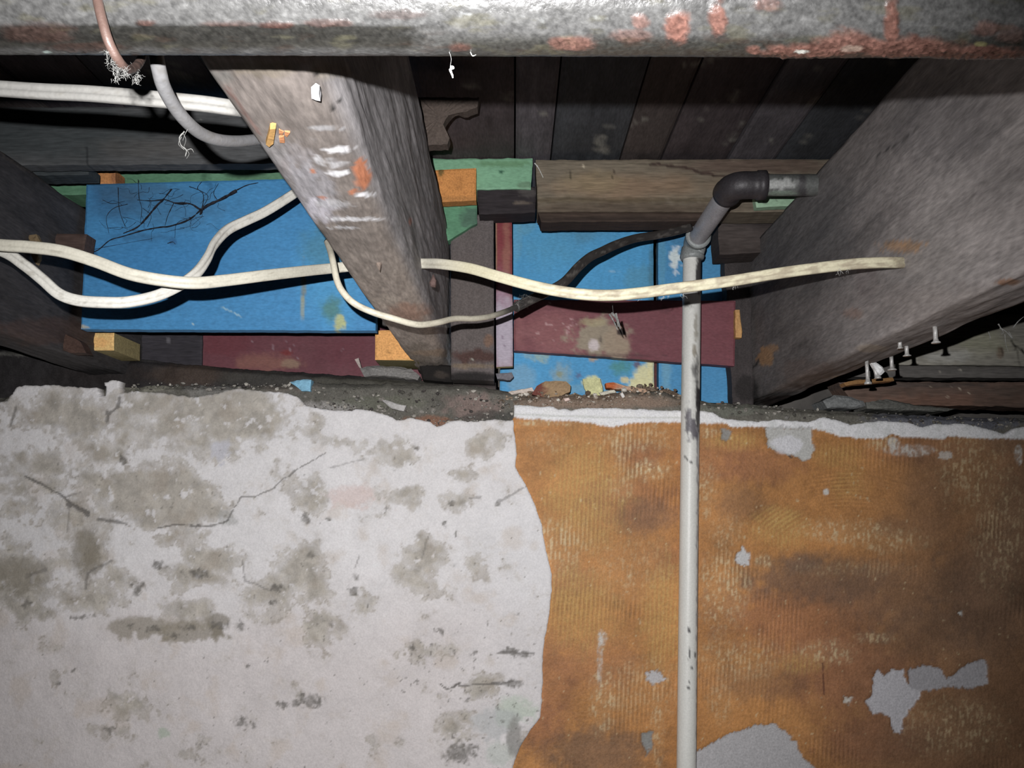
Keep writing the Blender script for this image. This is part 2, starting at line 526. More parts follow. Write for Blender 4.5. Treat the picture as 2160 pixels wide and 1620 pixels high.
DARK_PATCH = [(275, 1318, 26, 12, .5), (330, 1326, 20, 9, .7), (400, 1322, 34, 12, .6), (462, 1316, 20, 14, .8), (370, 1338, 26, 8, .5), (340, 1190, 16, 11, .8), (418, 1208, 24, 12, .9), (295, 1235, 16, 12, .9), (290, 1250, 8, 14, .7), (586, 1240, 14, 10, .9), (578, 1268, 10, 10, .7), (65, 1275, 7, 16, .9), (175, 1300, 28, 6, .8), (512, 1320, 12, 14, .7),
              (660, 1475, 26, 14, 1.), (598, 1485, 14, 9, .9), (628, 1482, 12, 12, .7), (510, 1520, 15, 12, 1.), (535, 1530, 6, 9, .8), (972, 1585, 36, 22, 1.), (1078, 1374, 16, 8, 1.), (1105, 1380, 24, 6, .9), (1085, 1440, 22, 9, .9), (1000, 1375, 10, 10, .7), (935, 1335, 7, 7, .9), (1050, 1060, 9, 8, .8), (955, 1062, 12, 12, .6), (645, 1095, 14, 12, .8), (692, 1090, 9, 7, .7), (655, 1172, 14, 10, .7),
              (748, 1245, 16, 14, .7), (752, 1215, 10, 10, .6), (940, 1105, 5, 8, .8), (965, 1125, 3, 12, .7), (878, 945, 6, 8, .9), (815, 1078, 3, 10, .7), (263, 968, 5, 12, .9), (160, 1412, 8, 6, .8), (125, 1438, 6, 5, .8), (235, 1538, 14, 10, .7), (525, 1405, 9, 6, .8), (430, 1570, 22, 16, .4), (870, 1365, 8, 14, .6), (700, 1315, 10, 16, .5), (960, 1190, 10, 6, .5)]
CRACKS = [([(60, 1005), (130, 1042), (190, 1088)], 3.0, .8), ([(150, 1062), (188, 1082)], 5.0, .8), ([(212, 1096), (270, 1105)], 4.0, .7), ([(335, 1112), (380, 1107), (440, 1110), (470, 1104), (484, 1097)], 2.6, .8), ([(484, 1097), (512, 1048), (540, 1048), (580, 1030), (600, 1010), (640, 985), (690, 955)], 1.7, .7),
          ([(140, 1048), (175, 1040)], 2, .5), ([(100, 1200), (60, 1215)], 4, .4), ([(240, 1180), (190, 1210), (185, 1240)], 3, .5), ([(930, 1440), (945, 1452), (970, 1440)], 3, .9), ([(970, 1446), (1080, 1436)], 3, .8), ([(1050, 1375), (1125, 1376)], 3, .7),
          ([(700, 985), (770, 970)], 2, .4), ([(575, 1245), (520, 1225), (515, 1180)], 2, .5), ([(750, 1200), (758, 1170)], 2, .5), ([(905, 1130), (890, 1180)], 2, .4), ([(40, 860), (28, 900)], 4, .6), ([(232, 870), (230, 890)], 4, .7), ([(255, 840), (252, 862), (230, 876)], 4, .7), ([(150, 1060), (146, 1120)], 2, .4), ([(1050, 1060), (1110, 1025)], 3, .5), ([(990, 1050), (1015, 1050)], 2, .5)]
def pl_fields(px, py):
    wx = px + 34 * fbm(px / 75, py / 75, 11.5, 5); wy = py + 34 * fbm(px / 75, py / 75, 12.5, 5)
    rag = fbm(px / 24, py / 24, 13.5, 5)
    rag2 = fbm(px / 9, py / 9, 15.5, 4)
    med = fbm(px / 60, py / 60, 18.5, 5)
    bias = np.full(px.shape, -0.55)
    for cx, cy, rx, ry, s in GREY_PATCH:
        d = np.hypot((wx - cx) / (rx * 1.15), (wy - cy) / (ry * 1.15))
        bias = np.maximum(bias, s * 1.0 - 1.05 * d)
    big = fbm(px / 150, py / 150, 14.5, 5) + 0.35 * rag
    f = 0.10 + 0.75 * bias + 0.72 * med + 0.42 * rag + 0.22 * rag2 + 0.06 * ss(700, 300, px)
    g = ss(-0.02, 0.10, f) * np.clip(0.45 + 0.6 * ss(0.0, 0.6, f) + 0.25 * rag, 0, 1)
    thin = ss(-0.30, 0.10, f) * 0.30 * ss(-0.3, 0.3, rag + rag2)
    g = np.maximum(g, thin)
    dbias = np.full(px.shape, -0.9)
    w2x = px + 9 * fbm(px / 16, py / 16, 71.5, 4); w2y = py + 9 * fbm(px / 16, py / 16, 72.5, 4)
    for cx, cy, rx, ry, s in DARK_PATCH:
        d = np.hypot((w2x - cx) / (rx * 1.2), (w2y - cy) / (ry * 1.2))
        dbias = np.maximum(dbias, s - 1.0 * d)
    fine = fbm(px / 5.5, py / 5.5, 73.5, 3)
    df = 0.8 * dbias + 0.55 * rag2 + 0.55 * fine
    dk = 0.85 * ss(-0.04, 0.42, df) * np.clip(0.75 + 0.6 * fine, 0, 1)
    sp = fbm(px / 7, py / 7, 16.5, 3)
    zone = 0.10 + 0.45 * fbm(px / 120, py / 120, 17.5, 3) + 0.30 * ss(1250, 1330, py) + 0.45 * ss(240, 60, np.hypot(px - 1010, (py - 1470) * 1.1)) + 0.35 * ss(-0.5, 0.2, bias) - 0.25 * ss(500, 300, px) - 0.3 * ss(1000, 880, py)
    fl = ss(0.30, 0.42, fbm(px / 15, py / 15, 27.5, 5)) * 0.8
    g = g * (1 - fl)
    dk = np.maximum(dk, 0.55 * ss(0.40, 0.60, fine + 0.5 * rag2) * ss(0.15, 0.5, g) * ss(-0.1, 0.4, med + 0.3 * rag))
    dk = np.maximum(dk, 0.7 * ss(0.60, 0.78, sp + 0.34 * np.clip(zone, -0.4, 0.9)))
    cr = np.zeros(px.shape)
    for pts, wd, s in CRACKS:
        cr = np.maximum(cr, s * mask(px, py, ('line', pts, wd, None, 1, 0.9), 21.0))
    return g, dk, cr, big, rag, rag2
_plc = {}
def pl_get(px, py):
    k = len(px)
    if k not in _plc:
        _plc[k] = pl_fields(px, py)
    return _plc[k]
def pl_col(px, py):
    g, dk, cr, big, rag, rag2 = pl_get(px, py)
    pink = ss(1150, 1400, py + 100 * big) * 0.75
    c = WHT * (1 - pink)[:, None] + PNK * pink[:, None]
    cool = 0.35 * ss(900, 1100, px) * ss(1000, 1100, py)
    c = c * (1 - cool[:, None]) + np.array([0.74, 0.74, 0.76]) * cool[:, None]
    c = c * (1 + 0.10 * fbm(px / 60, py / 60, 22.5, 4) + 0.07 * rag2)[:, None]
    tan = ss(0.1, 0.5, fbm(px / 45, py / 45, 23.5, 4)) * 0.35
    c = c * (1 - tan[:, None]) + np.array([0.60, 0.50, 0.40]) * tan[:, None]
    gc = GRY * (1 + 0.35 * fbm(px / 20, py / 20, 24.5, 4) + 0.25 * rag2)[:, None]
    bw = ss(0.0, 0.5, fbm(px / 38, py / 38, 26.5, 4))[:, None] * 0.5
    gc = gc * (1 - bw) + np.array([0.40, 0.345, 0.285]) * bw
    c = c * (1 - g[:, None]) + gc * g[:, None]
    # brown rim where the whitewash has let go
    rim = ss(0.22, 0.34, g) * ss(0.58, 0.44, g) * 0.5 * ss(-0.2, 0.3, rag2 + 0.5 * big)
    c = c * (1 - rim[:, None]) + np.array([0.30, 0.26, 0.21]) * rim[:, None]
    for cx, cy, rx, ry, cc, s in [(190, 1165, 34, 55, OLV, .7), (30, 1215, 70, 40, OLV, .6), (300, 1322, 62, 24, OLV * 1.25, .7), (400, 1330, 70, 22, OLV * 1.2, .7), (455, 1312, 30, 20, OLV, .7), (1095, 1500, 42, 34, np.array([.52, .60, .50]), .7), (1060, 1520, 60, 30, np.array([.50, .52, .52]), .6), (345, 1545, 12, 12, np.array([.42, .52, .40]), .6),
                                   (740, 1050, 60, 26, np.array([.74, .58, .54]), .6), (480, 1090, 20, 14, np.array([.40, .40, .38]), .5), (1060, 1590, 30, 30, np.array([.55, .60, .55]), .6), (470, 950, 22, 22, np.array([.62, .62, .68]), .8), (1100, 1560, 22, 50, np.array([.30, .29, .27]), .8)]:
        m = ss(1.2, 0.7, np.hypot((px + 26 * big - cx) / rx, (py + 20 * rag - cy) / ry) + 0.8 * rag + 0.35 * rag2) * s
        c = c * (1 - m[:, None]) + cc * m[:, None]
    c = c * (1 - dk[:, None]) + DRK * dk[:, None]
    c = c * (1 - cr[:, None]) + np.array([0.14, 0.13, 0.12]) * cr[:, None]
    return np.clip(c, 0.01, 0.88)
def pl_h(px, py):
    g, dk, cr, big, rag, rag2 = pl_get(px, py)
    return 0.0022 * fbm(px / 90, py / 90, 25.5, 4) + 0.0007 * rag + 0.00025 * rag2 - 0.0011 * g - 0.0009 * dk - 0.0012 * cr
plaster = layer('plaster_coat', gx < 0.075, pl_sdf, pl_col, pl_h, 'plaster', 0.0075, wall)
tag(plaster, 'thick flaking white plaster with grey and mouldy patches')

# orange adhesive coat --------------------------------------------
MA_TOP = [(1000, 852), (1084, 853), (1140, 859), (1165, 858), (1178, 864), (1195, 862), (1205, 866), (1220, 862), (1300, 861), (1400, 866), (1480, 866), (1505, 872), (1530, 884), (1600, 890), (1640, 884), (1680, 888), (1705, 890), (1735, 880), (1762, 884), (1795, 896), (1830, 890),
          (1870, 888), (1915, 892), (1945, 901), (1970, 894), (2040, 894), (2090, 906), (2120, 916), (2140, 903), (2160, 900), (2700, 905)]
MA_WHITE = [(1000, 880), (1085, 881), (1120, 885), (1180, 887), (1240, 893), (1290, 901), (1312, 898), (1330, 892), (1440, 891), (1480, 893), (1530, 893), (1540, 900), (1610, 901), (1625, 905), (1712, 905), (1740, 908), (1765, 920), (1800, 924), (1862, 925), (1880, 915), (1900, 922), (1990, 926), (2000, 920), (2060, 925), (2160, 926), (2700, 930)]
def ma_sdf(px, py):
    n = fbm(px / 20, py / 20, 33.5, 4); n2 = fbm(px / 6, py / 6, 35.5, 2)
    top = np.interp(px, [p[0] for p in MA_TOP], [p[1] for p in MA_TOP]) + 3 * n + 1.5 * n2
    rt = np.interp(py, [p[0] for p in PL_RIGHT], [p[1] for p in PL_RIGHT])
    lim = np.where(py < 884, 1084.0 + 1.0 * n, np.where(py < 925, rt - 2, rt - 25))
    return np.maximum(top - py, lim - px)
ORG = np.array([0.46, 0.215, 0.072]); RED = np.array([0.35, 0.152, 0.075]); YEL = np.array([0.58, 0.37, 0.125]); CRM = np.array([0.70, 0.56, 0.34]); BRN = np.array([0.185, 0.112, 0.072])
LIGHTZ = [(1235, 1045, 85, 120, .8, 'y'), (1165, 1150, 75, 60, .75, 'c'), (1150, 935, 50, 22, .3, 'c'), (1150, 893, 70, 6, .9, 'c'), (1310, 960, 20, 50, .35, 'c'), (1345, 925, 90, 26, .55, 'c'), (1545, 930, 55, 20, .7, 'y'), (1490, 912, 30, 10, .8, 'c'), (1372, 992, 42, 22, 1.1, 'c'), (1310, 1030, 26, 22, .4, 'c'), (1490, 1030, 22, 60, .55, 'c'), (1530, 1120, 40, 30, .45, 'c'),
          (1225, 1290, 80, 90, .55, 'y'), (1330, 1200, 80, 60, .3, 'c'), (1400, 1290, 46, 120, .7, 'y'), (1525, 1245, 50, 80, .75, 'c'), (1200, 1240, 60, 60, .4, 'y'), (1645, 1120, 70, 36, .7, 'y'), (1780, 1120, 90, 24, .75, 'c'), (1880, 1140, 80, 26, .5, 'c'), (1640, 1090, 40, 22, .7, 'y'), (1790, 1020, 40, 40, .4, 'y'), (1770, 960, 50, 26, .5, 'y'), (1860, 935, 30, 16, .7, 'c'),
          (2050, 980, 70, 90, .45, 'c'), (2110, 1130, 60, 120, .4, 'c'), (1560, 1390, 90, 44, .5, 'c'), (1740, 1375, 60, 26, .75, 'c'), (1850, 1345, 50, 12, .6, 'c'), (1350, 1450, 90, 60, .35, 'c'), (1270, 1480, 26, 80, .55, 'c'), (1385, 1540, 16, 70, .5, 'c'), (1690, 1400, 50, 22, .5, 'y'), (2010, 1530, 110, 60, .45, 'c'), (1520, 1480, 30, 50, .35, 'c'), (1610, 1185, 18, 14, .8, 'c'), (1800, 1200, 120, 16, .25, 'c'),
          (1270, 1345, 10, 16, .9, 'w'), (1265, 1390, 6, 50, .5, 'w'), (1920, 950, 50, 12, .8, 'w'), (1885, 935, 14, 12, .8, 'w'), (1990, 960, 14, 8, .7, 'w'), (2148, 960, 8, 20, .9, 'w'), (1742, 1038, 6, 9, 1., 'w')]
DARKZ = [(1360, 1090, 70, 40, .5), (1720, 1220, 170, 55, .7), (1690, 1190, 40, 20, .8), (1260, 1590, 130, 60, .7), (1880, 1250, 160, 80, .5), (2080, 1260, 110, 140, .7), (1960, 1050, 60, 120, .4), (1880, 1110, 40, 26, .4), (1560, 1060, 60, 40, .4), (2120, 930, 50, 30, .5), (1600, 1440, 120, 40, .4), (1950, 1330, 120, 60, .5), (2140, 1100, 40, 140, .4)]
REDZ = [(1350, 960, 60, 30, .6), (1330, 1060, 110, 60, .5), (1500, 970, 80, 50, .5), (1600, 980, 90, 40, .6), (1200, 1220, 60, 40, .5), (1700, 1300, 200, 90, .7), (1800, 1420, 160, 90, .8), (1160, 1440, 60, 120, .5), (1140, 1530, 50, 60, .6), (1950, 950, 120, 30, .5), (1850, 1560, 130, 60, .8), (1260, 1400, 90, 60, .4), (1420, 1180, 60, 40, .4)]
GREYZ = [([(1612, 902), (1712, 902), (1716, 945), (1706, 972), (1690, 976), (1668, 958), (1640, 950), (1615, 936)], np.array([.52, .52, .50])), ([(1520, 905), (1545, 905), (1540, 920), (1532, 932), (1520, 925)], np.array([.30, .29, .27])), ([(1552, 1168), (1562, 1162), (1566, 1148), (1574, 1164), (1583, 1170), (1580, 1192), (1562, 1194), (1550, 1186)], np.array([.60, .60, .60])),
         ([(1364, 1416), (1385, 1414), (1408, 1430), (1400, 1438), (1372, 1444), (1366, 1430)], np.array([.52, .51, .52])), ([(1352, 1542), (1378, 1542), (1380, 1570), (1364, 1592), (1350, 1570)], np.array([.26, .26, .25])),
         ([(1840, 1425), (1852, 1412), (1862, 1425), (1880, 1412), (1905, 1414), (1915, 1440), (1945, 1442), (1940, 1470), (1925, 1490), (1910, 1510), (1900, 1545), (1885, 1545), (1878, 1520), (1855, 1505), (1838, 1508), (1824, 1478), (1842, 1460)], np.array([.56, .55, .58])),
         ([(1915, 1412), (1945, 1404), (1980, 1412), (2000, 1430), (2040, 1400), (2080, 1390), (2085, 1440), (2060, 1450), (1990, 1450), (1945, 1462), (1920, 1450)], np.array([.42, .41, .43])), ([(1540, 1545), (1600, 1528), (1640, 1532), (1670, 1556), (1690, 1588), (1725, 1625), (1760, 1700), (1460, 1700), (1460, 1590)], np.array([.47, .46, .47])),
         ([(1775, 1472), (1798, 1470), (1792, 1484), (1778, 1482)], np.array([.6, .56, .5])), ([(2020, 1290), (2032, 1286), (2030, 1300)], np.array([.6, .6, .58]))]
def in_poly_sd(px, py, pts):
    x = px; y = py
    inside = np.zeros(px.shape, bool)
    n = len(pts)
    for i in range(n):
        x0, y0 = pts[i]; x1, y1 = pts[(i + 1) % n]
        c = ((y0 > y) != (y1 > y)) & (x < (x1 - x0) * (y - y0) / (y1 - y0 + 1e-9) + x0)
        inside ^= c
    d = poly_dist(x, y, list(pts) + [pts[0]])
    return np.where(inside, -d, d)
def ma_fields(px, py):
    rag = fbm(px / 16, py / 16, 41.5, 4); rag2 = fbm(px / 5, py / 5, 42.5, 2)
    wob = 2.2 * fbm(px / 60, py / 120, 43.5, 3)
    ridv = np.sin(2 * math.pi * (px + 0.06 * (py - 1000) + wob * 2) / 9.0)
    r1 = np.hypot(px - 1790, (py - 1235) * 1.25) + wob * 3
    ridc = np.sin(2 * math.pi * r1 / 10.5)
    r2 = np.hypot(px - 1640, (py - 1640)) + wob * 3
    ridd = np.sin(2 * math.pi * r2 / 9.5)
    zc = ss(40, 0, np.abs(r1 - 215) - 70) * ss(1150, 1090, py) * ss(1540, 1620, px)
    zd = ss(60, 0, np.abs(r2 - 420) - 40) * ss(1180, 1120, py) * ss(1230, 1300, px) * ss(1640, 1560, px)
    rid = ridv * (1 - zc) * (1 - zd) + ridc * zc + ridd * zd * (1 - zc)
    amp = 0.05 + 0.95 * ss(0.0, 0.45, fbm(px / 110, py / 80, 44.5, 3))
    white = ss(2.0, -2.0, py - (np.interp(px, [p[0] for p in MA_WHITE], [p[1] for p in MA_WHITE]) + 3.0 * rag2 + 3 * rag + 0.8 * ridv))
    grey = np.zeros(px.shape); gcol = np.zeros(px.shape + (3,))
    for pts, cc in GREYZ:
        xs = [p[0] for p in pts]; ys = [p[1] for p in pts]
        sel = (px > min(xs) - 14) & (px < max(xs) + 14) & (py > min(ys) - 14) & (py < max(ys) + 14)
        if sel.any():
            d = in_poly_sd(px[sel] + 9 * rag[sel] + 4 * rag2[sel], py[sel] + 7 * rag2[sel] - 8 * rag[sel], pts)
            m = ss(2.0, -2.0, d)
            gcol[sel] = gcol[sel] * (1 - m[:, None]) + cc * m[:, None]
            grey[sel] = np.maximum(grey[sel], m)
    return rag, rag2, rid, amp, white, grey, gcol
_mac = {}
def ma_get(px, py):
    k = len(px)
    if k not in _mac:
        _mac[k] = ma_fields(px, py)
    return _mac[k]
def ma_col(px, py):
    rag, rag2, rid, amp, white, grey, gcol = ma_get(px, py)
    c = np.ones(px.shape + (3,)) * ORG
    def mixz(c, zs, cc, k=1.0):
        for z in zs:
            m = z[4] * k * ss(1.35, 0.45, np.hypot((px - z[0]) / z[2], (py - z[1]) / z[3]) + 0.5 * rag)
            c = c * (1 - m[:, None]) + cc * m[:, None]
        return c
    c = mixz(c, REDZ, RED); c = mixz(c, DARKZ, BRN)
    rt = ss(1650, 2150, px + 0.25 * (py - 1200) + 80 * rag) * 0.80  # browner and darker to the right: light falloff painted into the coat
    c = c * (1 - rt[:, None]) + (BRN * 1.05) * rt[:, None]
    c = c * (1 + 0.42 * fbm(px / 80, py / 60, 45.5, 5) + 0.24 * rag2 + 0.15 * rag + 0.20 * rid * amp)[:, None]
    fleck = fbm(px / 4.5, py / 13.0, 46.5, 2) * 0.6 + fbm(px / 5.0, py / 5.5, 49.5, 2) * 0.6
    for z in LIGHTZ:
        cc = {'y': YEL, 'c': CRM, 'w': np.array([.62, .60, .56])}[z[5]]
        d = np.hypot((px - z[0]) / z[2], (py - z[1]) / z[3]) + 0.5 * rag
        base = ss(1.4, 0.4, d)
        if z[5] == 'y':
            m = z[4] * base * (0.25 + 0.6 * ss(-0.4, 0.8, rid) + 0.5 * ss(0.05, 0.4, fleck))
        elif z[5] == 'c':
            m = z[4] * base * np.clip(0.12 + 1.0 * ss(0.0, 0.34, fleck + 0.24 * rid * (0.3 + amp)), 0, 1)
        else:
            m = z[4] * ss(1.25, 0.75, d) * (0.25 + 0.75 * ss(-0.15, 0.2, fleck)) if z[2] > 5.9 and z[3] > 9.5 else z[4] * ss(1.15, 0.85, d + 0.5 * rag2)
        m = np.clip(m, 0, 1)
        c = c * (1 - m[:, None]) + cc * m[:, None]
    sp = ss(0.40, 0.56, fleck + 0.18 * fbm(px / 60, py / 60, 47.5, 3)) * 0.75
    c = c * (1 - sp[:, None]) + CRM * 0.9 * sp[:, None]
    # drips and nicks
    for pts, wd, cc in [([(1735, 1400), (1737, 1462)], 2.2, np.array([.13, .05, .03])), ([(1650, 946), (1668, 964)], 2.2, np.array([.05, .05, .05]))]:
        m = mask(px, py, ('line', pts, wd, None, 1, .4), 50.0) * .9
        c = c * (1 - m[:, None]) + cc * m[:, None]
    wc = np.array([0.87, 0.87, 0.89]) * (1 + 0.07 * rag + 0.05 * rag2)[:, None]
    gl = ss(3.0, 1.0, np.abs(py - np.interp(px, [1084, 1180, 1300, 1440, 2700], [874, 878, 881, 882, 875]))) * ss(1480, 1440, px) * 0.5
    wc = wc * (1 - gl[:, None]) + np.array([.5, .52, .45]) * gl[:, None]
    wr = ss(1480, 1620, px) * 0.45 * ss(-0.2, 0.3, rag)
    wc = wc * (1 - wr[:, None]) + np.array([.55, .57, .55]) * wr[:, None]
    c = c * (1 - white[:, None]) + wc * white[:, None]
    m = grey * ss(-0.75, -0.35, rag2 + 0.8)
    c = c * (1 - m[:, None]) + gcol * (1 + 0.12 * rag2)[:, None] * m[:, None]
    pw = ss(1.1, .8, np.hypot((px - 1660) / 34, (py - 938) / 22) + .4 * rag) * .8
    c = c * (1 - pw[:, None]) + np.array([.72, .72, .76]) * pw[:, None]
    return np.clip(c, 0.01, 0.88)
def ma_h(px, py):
    rag, rag2, rid, amp, white, grey, gcol = ma_get(px, py)
    return (0.0005 * rid * amp + 0.0003 * rag2) * (1 - white) * (1 - grey) - 0.0016 * grey + 0.0009 * white + 0.0012 * fbm(px / 140, py / 140, 48.5, 3)
mastic = layer('adhesive_coat', gx > -0.02, ma_sdf, ma_col, ma_h, 'mastic', 0.0012, wall)
tag(mastic, 'orange brown combed tile adhesive with grey bare patches')

# mortar bed along the wall head ----------------------------------
def ragged_band(name, top, bot, Y, thick, colfn, mat, parent, x0, x1, amp=5, rough=0.004, step=4.0, seed=1):
    nu = int((x1 - x0) / step) + 1
    xs = np.linspace(x0, x1, nu)
    ty = np.interp(xs, [p[0] for p in top], [p[1] for p in top]) + amp * fbm(xs / 16, xs * 0 + seed, 0.5, 4)
    by = np.interp(xs, [p[0] for p in bot], [p[1] for p in bot])
    nv = max(4, int(np.max(by - ty) / step))
    b = np.linspace(0, 1, nv)
    px = np.repeat(xs[:, None], nv, 1); py = ty[:, None] * (1 - b) + by[:, None] * b
    V = Pn(px, py, Y)
    V[..., 1] += -rough * fbm(px / 34, py / 34, seed + 0.5, 5) + 0.010 * ss(12, 0, py - ty[:, None])
    C = colfn(px.ravel(), py.ravel()).reshape(-1, 3)
    n = nu * nv
    V = V.reshape(-1, 3)
    T = V[[i * nv for i in range(nu)]].copy(); T[:, 1] = Y + thick
    D = V[[i * nv + nv - 1 for i in range(nu)]].copy(); D[:, 1] = Y + thick
    Fc = grid_faces(nu, nv).tolist()
    for i in range(nu - 1):
        Fc.append([i * nv, (i + 1) * nv, n + i + 1, n + i])
        Fc.append([i * nv + nv - 1, (i + 1) * nv + nv - 1, n + nu + i + 1, n + nu + i])
        Fc.append([n + i, n + i + 1, n + nu + i + 1, n + nu + i])
    C2 = np.concatenate([C, C[[i * nv for i in range(nu)]], C[[i * nv + nv - 1 for i in range(nu)]]])
    return mesh_obj(name, np.concatenate([V, T, D]), Fc, M[mat], C2, parent, smooth=True)

def mort_l(px, py):
    c = paint(px, py, S(96, 94, 88) / 0.82, [('blob', 1000, 860, 55, 28, S(120, 105, 100) / .72, .8, .4, .6), ('blob', 905, 888, 45, 12, S(120, 88, 72) / .72, .8), ('blob', 700, 858, 60, 10, S(135, 132, 130) / .72, .8, .4, .6), ('blob', 800, 850, 90, 14, S(90, 92, 80) / .72, .5),
                                              ('blob', 1040, 880, 60, 14, S(62, 62, 60) / .75, .7), ('blob', 440, 820, 60, 16, S(120, 118, 115) / .75, .7, .3, .8), ('blob', 300, 815, 60, 10, S(150, 148, 135) / .75, .7, .3, .8), ('blob', 600, 815, 60, 12, S(105, 98, 92) / .75, .7, .3, .8),
                                              ('speck', 700, 850, 500, 60, S(150, 145, 140) / .72, .7, 7, .35), ('speck', 800, 860, 400, 50, S(45, 40, 38) / .72, .7, 9, .35)], (40, .35), seed=61)
    return c
mb1 = ragged_band('mortar_bed', [(-500, 835), (0, 838), (40, 822), (260, 818), (300, 812), (420, 812), (600, 812), (660, 806), (760, 808), (1000, 812), (1086, 826)], [(-500, 900), (1086, 935)], 1.262, 0.12, mort_l, 'mortar', wall, -300, 1092, 6, 0.006, seed=3)
tag(mb1, 'crumbling grey mortar along the head of the white plaster')
def mort_r(px, py):
    return paint(px, py, S(86, 84, 78) / 0.66, [('blob', 1250, 846, 190, 16, S(120, 104, 92) / .70, .9, .4, .4), ('blob', 1540, 862, 70, 16, S(98, 100, 92) / .7, .7), ('blob', 2000, 885, 160, 26, S(78, 80, 90) / .6, .7), ('speck', 1500, 865, 700, 40, S(150, 148, 140) / .7, .7, 7, .38), ('speck', 1700, 880, 500, 30, S(40, 38, 36) / .7, .8, 9, .36)], (40, .3), seed=71)
mb2 = ragged_band('mortar_bed', [(1080, 838), (1140, 832), (1290, 834), (1330, 822), (1400, 824), (1440, 836), (1500, 848), (1580, 850), (1700, 862), (1780, 866), (2000, 878), (2160, 880), (2500, 884)], [(1080, 900), (1500, 905), (2500, 945)], 1.258, 0.12, mort_r, 'mortar', wall, 1082, 2420, 5, 0.005, seed=9)
tag(mb2, 'dusty grey mortar along the head of the orange wall')

# back face of the joist pocket, far behind the boards
back = box('wall_far', -1.3, 1.3, 1.70, 1.78, ZC + 0.10, ZC + 0.56, 'core')
tag(back, 'dark stone behind the boards, deep in the joist pockets', kind='structure')

# ceiling boards ---------------------------------------------------
ZCEIL = ZC + 0.506
ceil = empty('ceiling', (0, 0.7, ZCEIL))
tag(ceil, 'dark underside of old floor boards running along the joists', kind='structure')
seams = [rat(x, 330) * 0.506 for x in (905, 1086, 1163, 1312, 1400, 1540, 1642)]
seams = [-1.16, -1.02, -0.86, -0.74, -0.60, -0.50, -0.36, -0.25] + seams + [seams[-1] + 0.13, seams[-1] + 0.25, seams[-1] + 0.40, seams[-1] + 0.54]
rc = random.Random(5)
for i in range(len(seams) - 1):
    x0, x1 = seams[i] + 0.0012, seams[i + 1] - 0.0012
    dz = rc.uniform(0, 0.006)
    n1, n2 = 14, 150
    X, Yg = np.meshgrid(np.linspace(x0, x1, n1), np.linspace(0.1, 1.69, n2), indexing='ij')
    Zg = ZCEIL + dz + 0.0012 * fbm(X * 60, Yg * 6, i + 0.5, 3)
    Zg[0] += 0.002; Zg[-1] += 0.002
    V = np.stack([X, Yg, Zg], -1).reshape(-1, 3)
    base = [S(82, 74, 76), S(92, 88, 92), S(74, 76, 80), S(84, 76, 74)][i % 4] * rc.uniform(0.8, 1.1)
    cc = np.ones((len(V), 3)) * base * (1 + 0.5 * fbm(V[:, 0] * 120, V[:, 1] * 9, i + 3.5, 4) + 0.35 * fbm(V[:, 0] * 25, V[:, 1] * 20, i + 5.5, 4))[:, None]
    st = ss(0.35, 0.5, fbm(V[:, 0] * 40, V[:, 1] * 25, i + 8.5, 4))[:, None] * 0.6
    cc = np.clip(cc * (1 - st) + S(150, 148, 140) * st, 0.01, .9)
    T = np.array([[x0, .1, ZCEIL + .03], [x1, .1, ZCEIL + .03], [x1, 1.69, ZCEIL + .03], [x0, 1.69, ZCEIL + .03]])
    nV = n1 * n2
    Fc = grid_faces(n1, n2).tolist()
    Fc.append([0] + [nV] + [nV + 3] + [n2 - 1] + list(range(n2 - 2, 0, -1)))
    Fc.append([nV - n2, nV + 1, nV + 2] + list(range(nV - 1, nV - n2, -1)))
    Fc.append([nV, nV + 1, nV + 2, nV + 3])
    mesh_obj('floor_board', np.concatenate([V, T]), Fc, M['timber_y'], np.concatenate([cc, np.ones((4, 3)) * base]), ceil)

